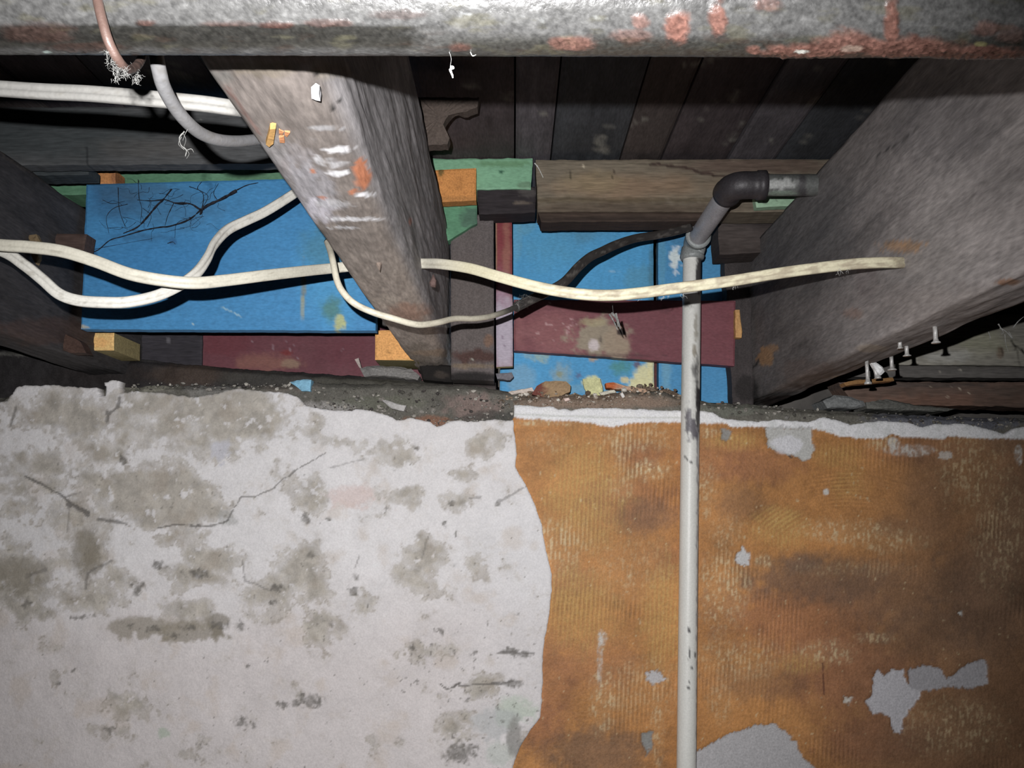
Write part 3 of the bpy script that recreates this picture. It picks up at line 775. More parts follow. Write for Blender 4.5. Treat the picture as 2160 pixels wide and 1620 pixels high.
# ================================================================== JOISTS
def joist(name, xl, xr, zb, zt, y0, y1, colfn, parent, rb=0.006, rb2=None, bend=None, seed=1, fine_from=0.30):
    ys = np.concatenate([np.linspace(y0, fine_from, 8, endpoint=False), np.arange(fine_from, y1, 0.0035)])
    # profile, from top left, down, across the bottom, up
    w_, h = xr - xl, zt - zb
    rr = rb if rb2 is None else rb2
    def arc(cx, cz, a0, a1, rad, n=6):
        return [(cx + rad * math.cos(a), cz + rad * math.sin(a)) for a in np.linspace(a0, a1, n)]
    pr = [(xl, z) for z in np.linspace(zt, zb + rb * 1.3, int(h / 0.0035))]
    pr += arc(xl + rb, zb + rb, math.pi, 1.5 * math.pi, rb)
    pr += [(x, zb) for x in np.linspace(xl + rb * 1.3, xr - rr * 1.1, int(w_ / 0.003))]
    pr += arc(xr - rr, zb + rr, 1.5 * math.pi, 2 * math.pi, rr, 6 if rb2 is None else 14)
    pr += [(xr, z) for z in np.linspace(zb + rr * 1.1, zt, int(h / 0.0035))]
    pr += [(x, zt) for x in np.linspace(xr - 0.004, xl + 0.004, 5)]
    pr = np.array(pr); m = len(pr); n = len(ys)
    V = np.zeros((n, m, 3))
    V[..., 0] = pr[None, :, 0]; V[..., 2] = pr[None, :, 1]; V[..., 1] = ys[:, None]
    c = np.array([(xl + xr) / 2, (zb + zt) / 2])
    nx = np.zeros(m); nz = np.zeros(m)
    d = np.roll(pr, -1, 0) - np.roll(pr, 1, 0)
    nx, nz = d[:, 1], -d[:, 0]
    l = np.hypot(nx, nz) + 1e-9; nx /= -l; nz /= -l
    dis = 0.0035 * fbm(V[..., 0] * 22, V[..., 1] * 5, V[..., 2] * 22 + seed, 4) + 0.0016 * fbm(V[..., 0] * 170, V[..., 1] * 16, V[..., 2] * 170 + seed, 3)
    V[..., 0] += dis * nx; V[..., 2] += dis * nz
    if bend is not None:
        V = bend(V)
    Vf = V.reshape(-1, 3)
    px, py = proj(Vf)
    N = np.stack([np.tile(nx, n), np.tile(nz, n)], -1)
    C = colfn(px, py, Vf, N)
    Fc = []
    j = np.arange(m); j2 = (j + 1) % m
    for i in range(n - 1):
        Fc.append(np.stack([i * m + j, i * m + j2, (i + 1) * m + j2, (i + 1) * m + j], -1))
    Fc = np.concatenate(Fc).tolist()
    Fc.append(list(range(m))); Fc.append([(n - 1) * m + k for k in range(m)])
    return mesh_obj(name, Vf, Fc, M['timber_y'], np.clip(C, 0.006, .9), parent, smooth=True)

def joist_base(V, c0, seed):
    g = fbm(V[:, 0] * 190, V[:, 1] * 9, V[:, 2] * 190 + seed, 4)
    b = fbm(V[:, 0] * 24, V[:, 1] * 11, V[:, 2] * 24 + seed + 5, 4)
    f = fbm(V[:, 0] * 300, V[:, 1] * 120, V[:, 2] * 300 + seed, 2)
    return np.asarray(c0) * (1 + 0.22 * g + 0.45 * b + 0.25 * f)[:, None]

def lay(c, px, py, ops, seed, sel=None):
    for i, op in enumerate(ops):
        m = mask(px, py, op, seed + i)
        if sel is not None:
            m = m * sel
        ci, si = (5, 6) if op[0] in ('blob', 'speck') else (3, 4)
        m = (m * op[si])[:, None]
        c = c * (1 - m) + np.asarray(op[ci]) * m
    return c

# middle joist
XL1, XR1, ZB1, ZT1 = -0.1526, -0.0955, ZC + 0.214, ZC + 0.409
def j1col(px, py, V, N):
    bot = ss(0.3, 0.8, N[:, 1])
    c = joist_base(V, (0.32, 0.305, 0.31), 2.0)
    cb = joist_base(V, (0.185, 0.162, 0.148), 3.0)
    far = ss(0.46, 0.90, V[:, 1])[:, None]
    cb = cb * (1 - far) + joist_base(V, (0.43, 0.37, 0.325), 3.0) * far  # underside colour lightened toward the wall to offset the flash falloff
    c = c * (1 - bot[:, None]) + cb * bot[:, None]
    W = np.array([.85, .85, .88])
    ops = [('blob', 600, 340, 60, 40, (.34, .32, .33), .6, .4, .9), ('blob', 650, 400, 50, 60, (.42, .41, .44), .7, .4, .9), ('blob', 660, 445, 46, 26, (.62, .60, .66), .8, .4, 1.0), ('blob', 570, 320, 30, 24, (.30, .29, .29), .7, .4, .8),
           ('blob', 715, 316, 24, 7, W, .95, .3, .9, 6), ('blob', 712, 365, 26, 6, W, .95, .3, .9, 6), ('blob', 705, 345, 22, 8, W * .7, .6, .3, 1.2, 5), ('blob', 770, 412, 20, 5, W, .9, .3, .9, 6), ('blob', 740, 462, 50, 4, W, .9, .3, 1.3, 5), ('blob', 720, 480, 30, 3, W * .8, .8, .3, 1.3, 5), ('blob', 690, 270, 40, 4, W * .55, .7, .3, 1.2, 6),
           ('blob', 700, 430, 40, 8, W * .7, .6, .3, 1.2, 6), ('blob', 670, 335, 8, 12, W * .8, .7, .3, .8, 6), ('blob', 540, 128, 120, 5, (.34, .28, .26), .5),
           ('blob', 764, 366, 17, 32, (.52, .20, .105), .95, .2, .5, 9), ('blob', 745, 405, 6, 7, (.50, .20, .11), .95, .2, .4, 6), ('blob', 660, 360, 6, 5, (.5, .2, .11), .9, .2, .5, 6), ('blob', 678, 417, 10, 3, (.5, .2, .11), .8),
           ('line', [(480, 190), (520, 240), (545, 280)], 6, (.17, .085, .07), .6), ('blob', 450, 160, 40, 14, (.16, .16, .15), .6), ('blob', 560, 145, 60, 18, (.20, .17, .12), .5), ('blob', 700, 150, 40, 18, (.28, .24, .17), .4),
           ('line', [(668, 150), (665, 180), (690, 215), (705, 235)], 1.6, (.02, .02, .02), .9), ('line', [(712, 225), (718, 210)], 1.8, (.02, .02, .02), .9),
           ('blob', 800, 640, 50, 14, (.62, .54, .46), .6, .5, .8), ('blob', 860, 660, 40, 20, (.48, .28, .20), .7, .5, .7), ('blob', 880, 745, 30, 22, (.26, .22, .18), .7), ('blob', 930, 745, 60, 8, (.45, .32, .22), .5), ('blob', 915, 785, 40, 16, (.03, .03, .03), .85),  # black blob at the joist end paints the shaded gap there
           ('line', [(940, 690), (944, 720), (948, 760), (955, 800)], 4, (.6, .6, .6), .9), ('blob', 865, 468, 4, 8, (.5, .25, .2), .9)]
    return lay(c, px, py, ops, 5.0)
j1 = empty('timber_joist', ((XL1 + XR1) / 2, 1.30, ZB1))
tag(j1, 'rough dark floor joist with scuffed underside running past the blue panel', 'joist', 'floor joists')
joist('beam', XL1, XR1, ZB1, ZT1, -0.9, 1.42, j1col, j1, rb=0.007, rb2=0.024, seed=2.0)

# right joist
XL2, XR2, ZB2, ZT2 = 0.372, 0.426, ZC + 0.1715, ZC + 0.409
def j2col(px, py, V, N):
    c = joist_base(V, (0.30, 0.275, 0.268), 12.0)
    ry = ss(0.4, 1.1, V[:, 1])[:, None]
    c = c * (1.6 - 1.05 * ry)  # flash falloff put into the colour: darker toward the wall
    ops = [('blob', 1905, 520, 46, 12, (.52, .30, .15), .95, .2, .6, 9), ('blob', 1615, 752, 18, 16, (.42, .25, .13), .9, .2, .8, 8), ('blob', 1630, 735, 12, 8, (.42, .25, .13), .7), ('blob', 2125, 595, 26, 7, (.36, .20, .12), .8, .3, .7, 8), ('blob', 1800, 660, 22, 10, (.30, .20, .16), .7), ('blob', 1830, 600, 26, 40, (.11, .08, .08), .4), ('blob', 1940, 560, 110, 60, (.28, .26, .25), .5, .5, .8),
           ('blob', 1880, 640, 90, 50, (.30, .27, .26), .5, .5, .8), ('blob', 1990, 640, 120, 40, (.32, .28, .26), .4, .5, .8), ('blob', 1840, 735, 30, 8, (.34, .29, .24), .7), ('blob', 1700, 780, 60, 26, (.14, .11, .10), .6), ('blob', 1580, 830, 20, 40, (.03, .03, .03), .8), ('blob', 1650, 845, 60, 10, (.07, .05, .045), .9), ('blob', 1740, 815, 60, 6, (.07, .05, .045), .8), ('blob', 1800, 795, 46, 4, (.40, .30, .18), .8),
           ('blob', 1700, 470, 120, 110, (.13, .13, .135), .6, .5, .6), ('blob', 1990, 260, 130, 90, (.17, .16, .165), .5, .5, .6), ('line', [(1850, 330), (1900, 300), (1945, 255)], 2, (.05, .05, .05), .7), ('line', [(1550, 820), (1600, 760)], 2, (.02, .02, .02), .7)]
    return lay(c, px, py, ops, 25.0)
j2 = empty('timber_joist', ((XL2 + XR2) / 2, 1.30, ZB2))
tag(j2, 'dark deep floor joist with bright nails driven up into its underside', 'joist', 'floor joists')
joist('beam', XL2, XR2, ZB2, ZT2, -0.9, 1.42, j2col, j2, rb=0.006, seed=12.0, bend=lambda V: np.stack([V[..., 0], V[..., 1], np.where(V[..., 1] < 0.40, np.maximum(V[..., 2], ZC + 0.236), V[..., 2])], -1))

# left joist
XL3, XR3, ZB3, ZT3 = -0.650, -0.590, ZC + 0.205, ZC + 0.409
def j3col(px, py, V, N):
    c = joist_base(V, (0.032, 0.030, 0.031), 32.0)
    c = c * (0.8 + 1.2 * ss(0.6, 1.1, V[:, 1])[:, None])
    ops = [('line', [(0, 323), (60, 360), (180, 442)], 4, (.12, .10, .085), .6), ('blob', 100, 700, 110, 30, (.09, .055, .045), .6)]
    return lay(c, px, py, ops, 35.0)
j3 = empty('timber_joist', ((XL3 + XR3) / 2, 1.30, ZB3))
tag(j3, 'dark floor joist with bare side beside the free edge of the blue panel', 'joist', 'floor joists')
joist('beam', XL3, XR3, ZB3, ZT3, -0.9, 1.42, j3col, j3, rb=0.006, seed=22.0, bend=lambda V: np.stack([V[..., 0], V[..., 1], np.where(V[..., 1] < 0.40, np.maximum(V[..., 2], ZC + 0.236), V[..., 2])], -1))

# ---- parts of the middle joist
def on_joist_bottom(px, py, zb):
    u = (px - CX0) / F; v = (810.0 - py) / F
    d = Vector((u, CT - v * ST, ST + v * CT))
    return d * ((zb - ZC) / d.z)
def joist_piece(name, pts, zb, h, col, parent, mat='chip'):
    """piece stuck under a joist: pixel outline on the plane of the underside, hanging h below it"""
    base = [on_joist_bottom(x, y, zb + 0.001) + Vector((0, 0, ZC)) for x, y in pts]
    k = len(base)
    c = sum(base, Vector()) / k
    low = [p * 0.86 + c * 0.14 - Vector((0, 0, h)) for p in base]
    V = [tuple(p) for p in base] + [tuple(p) for p in low]
    Fc = [list(range(k)), list(range(k, 2 * k))] + [[i, (i + 1) % k, k + (i + 1) % k, k + i] for i in range(k)]
    return mesh_obj(name, V, Fc, M[mat], np.ones((2 * k, 3)) * np.asarray(col), parent)
tag(joist_piece('paint_flake', [(656, 184), (666, 175), (674, 180), (678, 200), (668, 198), (656, 193)], ZB1, 0.004, (.85, .85, .88), j1), 'white paint flake')
tag(joist_piece('wood_splinter', [(570, 252), (584, 250), (578, 288), (568, 296), (560, 290)], ZB1, 0.005, (.46, .27, .10), j1), 'split yellow wood sliver')
for pts in ([(588, 262), (600, 268), (596, 276), (588, 272)], [(600, 266), (613, 270), (606, 280), (600, 276)], [(588, 280), (600, 276), (602, 292), (590, 292)]):
    joist_piece('torn_fibre', pts, ZB1, 0.003, (.55, .25, .12), j1)
chunk('bark_curl', [(797, 512), (801, 530), (804, 556), (800, 572), (794, 560), (790, 540)], 0.72, 0.003, S(112, 100, 92) * 1.2, 'chip', j1, 0.6, 0.002, seed=3)
chunk('bark_curl', [(914, 578), (921, 592), (918, 606), (908, 604), (906, 596)], 0.88, 0.003, S(100, 82, 78) * 1.0, 'chip', j1, 0.6, 0.002, seed=4)

# ---- nails under the right joist (parts)
def nail(px, ytop, ybot, frac, parent, tiltx=0.0, head=0.0042):
    """a nail hanging from the underside; frac places it across the joist width"""
    z = ZB2
    x = XL2 + (XR2 - XL2) * frac
    u = (px - CX0) / F
    # distance where the underside line at this x is seen at pixel px
    lo_, hi_ = 0.3, 1.4
    for _ in range(50):
        m = (lo_ + hi_) / 2
        q = proj(np.array([[x, m, z]]))[0][0]
        if q > px: lo_ = m
        else: hi_ = m
    y = (lo_ + hi_) / 2
    k = (ybot - ytop) / F * y
    path = [(x, y, z + 0.006), (x + tiltx * .2, y, z - k * 0.3), (x + tiltx * .7, y, z - k * 0.72), (x + tiltx * .85, y, z - k * 0.88), (x + tiltx, y, z - k * 0.93), (x + tiltx, y, z - k)]
    r = 0.0021
    return sweep('nail', path, circ(1.0, 12), 'nail', col=(.5, .5, .5), parent=parent, up=(0, -1, 0), scale=[r, r, r, r * 1.3, head, head])
nail(1972, 676, 712, 0.45, j2)
nail(1912, 728, 750, 0.75, j2)
nail(1880, 748, 778, 0.95, j2, head=0.005)
nail(1828, 748, 800, 0.62, j2)
nail(1842, 775, 808, 0.92, j2, 0.004)
nail(1898, 728, 742, 0.45, j2, head=0.003)
tag(chunk('paint_drip', [(1837, 766), (1845, 762), (1862, 774), (1866, 784), (1858, 792), (1848, 786)], 0.985, 0.004, (.80, .80, .80), 'chip', j2, .3, .002, seed=5), 'white paint blob')

# ================================================================== BIG PIPE
YP = 0.297
PA = P(1084, -9, YP)
RP = 0.0214
def big_pipe():
    xs = np.concatenate([np.linspace(-1.2, -0.24, 10, endpoint=False), np.arange(-0.24, 0.24, 0.0007), np.linspace(0.24, 1.2, 10)])
    m = 190
    a = np.linspace(0, 2 * math.pi, m, endpoint=False)
    A, X = np.meshgrid(a, xs)
    zc = PA.z - 0.0035 * X
    V = np.stack([X, YP + RP * np.cos(A), zc + RP * np.sin(A)], -1)
    px, py = proj(V.reshape(-1, 3))
    rust = np.zeros(px.shape)
    rag = fbm(px / 26, py / 14, 3.5, 5)
    for cx, cy, rx, ry, s in [(1430, 55, 28, 36, 1.), (1515, 40, 18, 34, .95), (1210, 92, 46, 16, .7), (1700, 108, 90, 16, 1.), (1880, 60, 16, 60, 1.), (1900, 100, 130, 22, 1.), (2060, 112, 110, 16, .95), (2130, 70, 30, 20, .4), (1780, 92, 60, 30, .9), (1590, 106, 16, 10, .9), (970, 100, 26, 10, .8), (1350, 45, 20, 16, .6), (1620, 10, 30, 14, .5), (1330, 75, 40, 14, .4), (80, 70, 80, 22, .45), (180, 100, 90, 10, .5), (590, 52, 40, 7, .8), (310, 48, 20, 7, .8), (480, 50, 60, 6, .5), (690, 48, 60, 8, .6), (840, 30, 60, 10, .35), (2080, 60, 30, 16, .6)]:
        rust = np.maximum(rust, s * ss(1.3, .7, np.hypot((px - cx) / rx, (py - cy) / ry) + .6 * rag))
    front = (V[..., 1] < YP + RP * .55).ravel()
    rust = rust * front
    sp = fbm(px / 5, py / 5, 4.5, 3)
    C = np.array([.062, .062, .061]) * (1 + .5 * rag + .5 * sp)[:, None]
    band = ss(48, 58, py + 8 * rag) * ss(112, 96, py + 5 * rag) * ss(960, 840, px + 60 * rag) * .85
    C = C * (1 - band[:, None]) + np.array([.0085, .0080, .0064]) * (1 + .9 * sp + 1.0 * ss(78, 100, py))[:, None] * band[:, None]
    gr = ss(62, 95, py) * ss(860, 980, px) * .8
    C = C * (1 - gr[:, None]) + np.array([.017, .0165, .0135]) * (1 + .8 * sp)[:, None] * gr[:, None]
    olive = ss(.15, .5, fbm(px / 60, py / 20, 6.5, 4)) * .5
    C = C * (1 - olive[:, None]) + np.array([.058, .055, .036]) * olive[:, None]
    brown = ss(.1, .45, fbm(px / 50, py / 12, 7.5, 4)) * .5 * ss(60, 90, py)
    C = C * (1 - brown[:, None]) + np.array([.030, .020, .015]) * brown[:, None]
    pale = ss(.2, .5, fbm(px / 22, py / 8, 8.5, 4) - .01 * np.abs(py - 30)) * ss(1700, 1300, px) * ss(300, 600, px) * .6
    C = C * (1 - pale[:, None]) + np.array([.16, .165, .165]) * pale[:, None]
    dr = (1 + .15 * ss(1350, 1800, px))[:, None]
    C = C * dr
    rc_ = np.array([.115, .058, .046]) * (1 + .8 * sp + .5 * rag)[:, None]
    rc_ = rc_ * (0.35 + 0.65 * ss(900, 1250, px))[:, None]
    C = C * (1 - rust[:, None]) + rc_ * rust[:, None]
    for cx, cy, rx, ry, cc in [(1690, 106, 16, 4, (.5, .5, .46)), (100, 110, 10, 3, (.30, .36, .34)), (2070, 92, 14, 4, (.13, .12, .06)), (1795, 100, 22, 8, (.22, .16, .13))]:
        mm = ss(1.2, .7, np.hypot((px - cx) / rx, (py - cy) / ry) + .5 * rag)
        C = C * (1 - mm[:, None]) + np.array(cc) * mm[:, None]
    bump = rust * (.0006 + .0007 * sp) + .00012 * sp + .00025 * rag
    bump = bump.reshape(A.shape)
    V[..., 1] += bump * np.cos(A); V[..., 2] += bump * np.sin(A)
    n = len(xs)
    j = np.arange(m); j2_ = (j + 1) % m
    Fc = np.concatenate([np.stack([i * m + j, i * m + j2_, (i + 1) * m + j2_, (i + 1) * m + j], -1) for i in range(n - 1)]).tolist()
    Fc.append(list(range(m))); Fc.append([(n - 1) * m + k for k in range(m)])
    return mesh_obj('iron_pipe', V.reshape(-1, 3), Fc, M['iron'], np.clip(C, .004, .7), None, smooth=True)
bp = big_pipe()
tag(bp, 'thick rusty iron pipe running crosswise under the joists', 'pipe')

# copper hook round the big pipe
hk = empty('pipe_hook', P(262, 140, 0.285))
tag(hk, 'thin dull copper hook bent up round the rusty iron pipe', 'hook')
hp = catmull([P(196, -60, .2825), P(206, 0, .2795), P(216, 45, .2795), P(230, 90, .2815), P(250, 128, .287), P(268, 146, .297), P(284, 143, .312), P(296, 128, .328), P(301, 108, .336), P(303, 70, .340)], 10)
sweep('hook_rod', hp, circ(0.00175, 14), 'copper', col=(.1, .05, .04), parent=hk, up=(0, -1, 0))

def fuzz(name, cpts, n, spread, ln, r, mat, parent, seed, grav=0.3):
    """a tuft of dust threads round some points"""
    rg = random.Random(seed)
    V = []; Fc = []
    for k in range(n):
        c = Vector(rg.choice(cpts)) + Vector((rg.gauss(0, spread), rg.gauss(0, spread), rg.gauss(0, spread)))
        d = Vector((rg.gauss(0, 1), rg.gauss(0, 1), rg.gauss(0, 1) - grav)).normalized()
        pts = [c]
        for s in range(4):
            d = (d + Vector((rg.gauss(0, .5), rg.gauss(0, .5), rg.gauss(0, .5) - grav * .3))).normalized()
            pts.append(pts[-1] + d * ln / 4 * rg.uniform(.6, 1.3))
        b0 = len(V)
        for i, p in enumerate(pts):
            t = (pts[min(i + 1, 4)] - pts[max(i - 1, 0)]).normalized()
            a = t.orthogonal().normalized(); b = t.cross(a)
            rr = r * (1 - .15 * i)
            for q in range(3):
                an = q * 2.094
                V.append(tuple(p + (a * math.cos(an) + b * math.sin(an)) * rr))
        for i in range(4):
            for q in range(3):
                q2 = (q + 1) % 3
                Fc.append([b0 + i * 3 + q, b0 + i * 3 + q2, b0 + i * 3 + 3 + q2, b0 + i * 3 + 3 + q])
    return mesh_obj(name, V, Fc, M[mat], None, parent)
fuzz('dust_tuft', [P(228, 112, .283), P(232, 128, .284), P(240, 140, .286), P(246, 148, .287), P(262, 148, .29), P(266, 158, .293), P(284, 150, .31), P(290, 160, .31), P(286, 168, .31), P(245, 165, .287)], 260, .0006, .0018, .00008, 'fluff', hk, 4)['kind'] = 'stuff'

# ================================================================== CABLES
CREAM = np.array([.66, .63, .54])
def cab_col(base, dirt, amt, seed, stripe=0.25):
    def f(px, py):
        c = np.ones(px.shape + (3,)) * base * (1 + .12 * fbm(px / 30, py / 30, seed + .5, 3))[:, None]
        d = ss(.15, .45, fbm(px / 16, py / 9, seed + 4.5, 4)) * amt
        return np.clip(c * (1 - d[:, None]) + dirt * d[:, None], .01, .9)
    return f
DIRT = np.array([.22, .19, .14])
# upper left flat cable close behind the big pipe
top_path = catmull([P(-320, 175, .44), P(-120, 178, .44), P(0, 187, .44), P(90, 193, .438), P(180, 197, .437), P(270, 204, .436), P(360, 212, .436), P(430, 219, .438), P(480, 226, .442), P(505, 230, .452)], 10)
o = sweep('flat_cable', top_path, flat_cable(.0044, .0026), 'cable', cab_col(np.array([.28, .275, .26]), DIRT * .6, .25, 1), None)
tag(o, 'white flat electric cable right behind the rusty pipe beside the copper hook', 'cable', 'house cables')
# thick grey cable
fat_path = catmull([P(318, 40, .345), P(326, 100, .352), P(336, 150, .362), P(346, 185, .372), P(368, 225, .388), P(395, 258, .405), P(425, 282, .425), P(460, 295, .445), P(500, 298, .470), P(545, 294, .50), P(600, 288, .54)], 10)
o = sweep('round_cable', fat_path, circ(.0033, 18), 'cable', cab_col(np.array([.20, .20, .205]), DIRT * .5, .25, 2), None)
tag(o, 'thick round grey cable curving down from the iron pipe into the joist', 'cable', 'house cables')
# cable A, through the middle joist to the right joist
pA = [P(-260, 500, .74), P(-120, 505, .725), P(0, 517, .71), P(60, 521, .705), P(130, 530, .70), P(200, 551, .70), P(270, 577, .70), P(340, 591, .705), P(410, 597, .715), P(480, 591, .735), P(560, 581, .765), P(640, 572, .81), P(700, 566, .845), P(760, 560, .86), P(830, 556, .865), P(890, 556, .857), P(930, 557, .835),
      P(990, 566, .81), P(1050, 583, .79), P(1100, 597, .78), P(1160, 611, .775), P(1230, 621, .77), P(1290, 623, .77), P(1350, 618, .77), P(1420, 609, .77), P(1490, 600, .77), P(1560, 590, .77), P(1640, 577, .772), P(1720, 566, .775), P(1800, 557, .778), P(1860, 554, .780), P(1892, 554, .785), P(1925, 554, .805)]
def colA(px, py):
    c = cab_col(np.array([.60, .575, .485]), DIRT, .35, 3)(px, py)
    yel = ss(900, 1000, px)[:, None] * .55
    c = c * (1 - yel) + np.array([.62, .57, .36]) * yel
    g = (ss(.05, .3, fbm(px / 20, py / 8, 9.5, 4) + .12) * ss(1080, 1200, px) * .55)[:, None]
    return c * (1 - g) + np.array([.26, .20, .15]) * g
o = sweep('flat_cable', catmull(pA, 9), flat_cable(.0053, .003), 'cable', colA)
tag(o, 'long cream flat cable threaded through the joist and ending in the nailed joist', 'cable', 'house cables')
# dust hanging on cable A
fz = empty('dust_threads', P(1400, 625, .784))
tag(fz, 'short dusty threads hanging off the yellowed stretch of the long cable', 'dust')
fuzz('thread', [P(1348, 626, .783), P(1400, 622, .781), P(1408, 616, .781), P(1440, 618, .780), P(1548, 600, .776), P(1560, 598, .776), P(1770, 572, .773), P(1790, 570, .773)], 46, .0010, .006, .00016, 'web', fz, 8, .8)['kind'] = 'stuff'
# cable B
pB = [P(-260, 480, .77), P(-120, 495, .755), P(0, 528, .735), P(50, 558, .725), P(90, 590, .72), P(125, 620, .718), P(165, 634, .718), P(220, 638, .72), P(270, 637, .725), P(330, 624, .735), P(380, 601, .748), P(415, 575, .762), P(437, 545, .778), P(452, 515, .795), P(480, 485, .815), P(520, 465, .835), P(560, 446, .855), P(615, 412, .88), P(660, 380, .90), P(720, 350, .93)]
o = sweep('flat_cable', catmull(pB, 9), flat_cable(.0050, .0032), 'cable', cab_col(np.array([.66, .645, .59]), DIRT, .4, 5))
tag(o, 'white flat cable looping low and then rising behind the scuffed joist', 'cable', 'house cables')
# cable C : white lead spliced to a black one
cC = empty('spliced_cable', P(900, 690, .82))
tag(cC, 'thin cable, white at one end and black dusty at the other', 'cable', 'house cables')
pC = [P(690, 510, .82), P(697, 530, .80), P(702, 550, .785), P(712, 595, .775), P(728, 622, .77), P(752, 643, .77), P(790, 660, .775), P(830, 672, .78), P(865, 682, .79), P(890, 685, .80), P(925, 680, .82), P(960, 672, .85), P(1000, 672, .88), P(1035, 667, .91), P(1072, 655, .94), P(1100, 642, .96)]
def colC(px, py):
    c = cab_col(np.array([.62, .58, .47]), DIRT, .35, 6)(px, py)
    k = ss(1010, 1085, px + 20 * fbm(px / 8, py / 8, 3.5, 2))[:, None]
    return c * (1 - k) + np.array([.05, .047, .044]) * k
sweep('white_lead', catmull(pC, 9), circ(.0031, 14), 'cable', colC, None, cC)
pD = [P(1088, 648, .953), P(1120, 632, .97), P(1155, 615, .985), P(1190, 595, 1.0), P(1220, 563, 1.02), P(1245, 542, 1.035), P(1270, 530, 1.05), P(1300, 516, 1.07), P(1340, 503, 1.10), P(1385, 496, 1.13), P(1425, 488, 1.15), P(1456, 479, 1.165)]
def colD(px, py):
    c = np.ones(px.shape + (3,)) * np.array([.040, .036, .034]) * (1 + .5 * fbm(px / 14, py / 10, 2.5, 4))[:, None]
    d = (ss(.1, .4, fbm(px / 12, py / 7, 6.5, 4)) * .55)[:, None]
    return np.clip(c * (1 - d) + np.array([.17, .155, .14]) * d, .01, .9)
sweep('black_lead', catmull(pD, 9), flat_cable(.0056, .0042, groove=.05), 'cable', colD, None, cC)
fuzz('dust_tuft', [P(1098, 628, .955), P(1110, 622, .958), P(1122, 616, .962), P(1135, 612, .968), P(1146, 606, .972), P(1090, 640, .95)], 70, .0022, .012, .00014, 'fluff', cC, 14, .1)['kind'] = 'stuff'

# ================================================================== GAS PIPE
gp = empty('gas_pipe', (0.236, 1.232, 0.0))
tag(gp, 'cream painted riser pipe with metal elbows turning into the nailed joist', 'pipe')
RG = .0134
topR = P(1460, 545, 1.2325); botR = P(1448, 1620, 1.2305)
dirR = (botR - topR)
endR = topR + dirR * ((topR.z - 0.0) / -dirR.z)
def riser_col(px, py):
    c = np.ones(px.shape + (3,)) * np.array([.74, .74, .70]) * (1 + .06 * fbm(px / 20, py / 60, 1.5, 3))[:, None]
    K = (.035, .032, .035)
    ops = [('blob', 1475, 580, 8, 40, K, .95, .2, .5, 8), ('blob', 1472, 860, 5, 60, K, .9, .3, .9, 12), ('blob', 1452, 890, 6, 34, (.12, .11, .13), .9, .3, .9, 8), ('blob', 1463, 905, 8, 22, (.10, .09, .11), .9, .3, 1., 7), ('blob', 1475, 845, 8, 24, K, .9, .3, .8, 8), ('blob', 1468, 690, 4, 26, (.20, .17, .12), .6, .4, .9, 8), ('blob', 1465, 740, 4, 14, (.2, .16, .10), .7, .4, .9, 8), ('blob', 1464, 780, 5, 18, K, .7, .4, 1., 8), ('blob', 1470, 790, 4, 40, K, .6, .4, 1., 8),
           ('line', [(1446, 965), (1450, 970), (1458, 977)], 2, K, .9, .3), ('blob', 1453, 1330, 3, 6, K, .95), ('line', [(1452, 1368), (1454, 1378), (1452, 1390)], 2, K, .95, .3), ('blob', 1460, 1408, 2.5, 4, K, .9), ('blob', 1452, 1450, 3, 4, K, .9), ('blob', 1454, 1438, 2, 3, K, .8), ('blob', 1466, 1380, 2.5, 6, K, .8),
           ('blob', 1446, 640, 10, 6, (.05, .05, .05), .8), ('line', [(1473, 900), (1470, 1620)], 2.2, (.16, .16, .2), .6, .8), ('blob', 1440, 800, 3, 60, (.3, .3, .24), .3)]  # long line down the right edge paints the riser's shadow
    return np.clip(lay(c, px, py, ops, 60.0), .01, .9)
nseg = 260
tt = np.linspace(0, 1, nseg) ** 1.0
pathR = [tuple(topR + Vector((0, 0, .004)) + (endR - topR) * (t * .52)) for t in tt] + [tuple(topR + (endR - topR) * t) for t in (.6, .8, 1.0)]
sweep('riser', pathR, circ(RG, 40), 'gas', riser_col, None, gp, up=(0, -1, 0))
Cc = P(1464, 512, 1.2330)
XG, ZG = Cc.x, Cc.z
YE = 1.005
def gcol(base, seed, amt=.3):
    def f(px, py):
        c = np.ones(px.shape + (3,)) * np.array(base) * (1 + .25 * fbm(px / 14, py / 14, seed + .5, 4))[:, None]
        d = (ss(.2, .5, fbm(px / 20, py / 20, seed + 3.5, 4)) * amt)[:, None]
        return np.clip(c * (1 - d) + np.array([.5, .5, .5]) * d, .01, .9)
    return f
# lower galvanised elbow: collar at the riser, bend, collar towards the room
ez0 = topR.z - .002
be = [(topR.x, topR.y, ez0), (topR.x, topR.y, ez0 + .004), (topR.x, topR.y, ez0 + .005), (topR.x, topR.y, ez0 + .012)]
for a in np.linspace(0, math.pi / 2, 9):
    be.append((XG, 1.2330 - .014 + .014 * math.cos(a), (ZG - .014) + .014 * math.sin(a)))
be += [(XG, 1.2330 - .022, ZG), (XG, 1.2330 - .026, ZG), (XG, 1.2330 - .0265, ZG), (XG, 1.2330 - .032, ZG), (XG, 1.2330 - .0325, ZG)]
sc = [.0165, .0182, .0182, .0166] + [.0166] * 9 + [.0166, .0168, .0184, .0184, .0140]
sweep('elbow_fitting', be, circ(1.0, 32), 'galv', gcol((.29, .31, .31), 2, .3), None, gp, up=(0, -1, 0), scale=sc)
nip = [(XG, y, ZG) for y in np.linspace(1.206, YE + .018, 40)]
tag(sweep('nipple', nip, circ(RG, 32), 'galv', gcol((.46, .46, .49), 4, .45), None, gp), 'short grey galvanised pipe between the two elbows')
bl = [(XG, YE + .030, ZG), (XG, YE + .0295, ZG), (XG, YE + .022, ZG), (XG, YE + .018, ZG)]
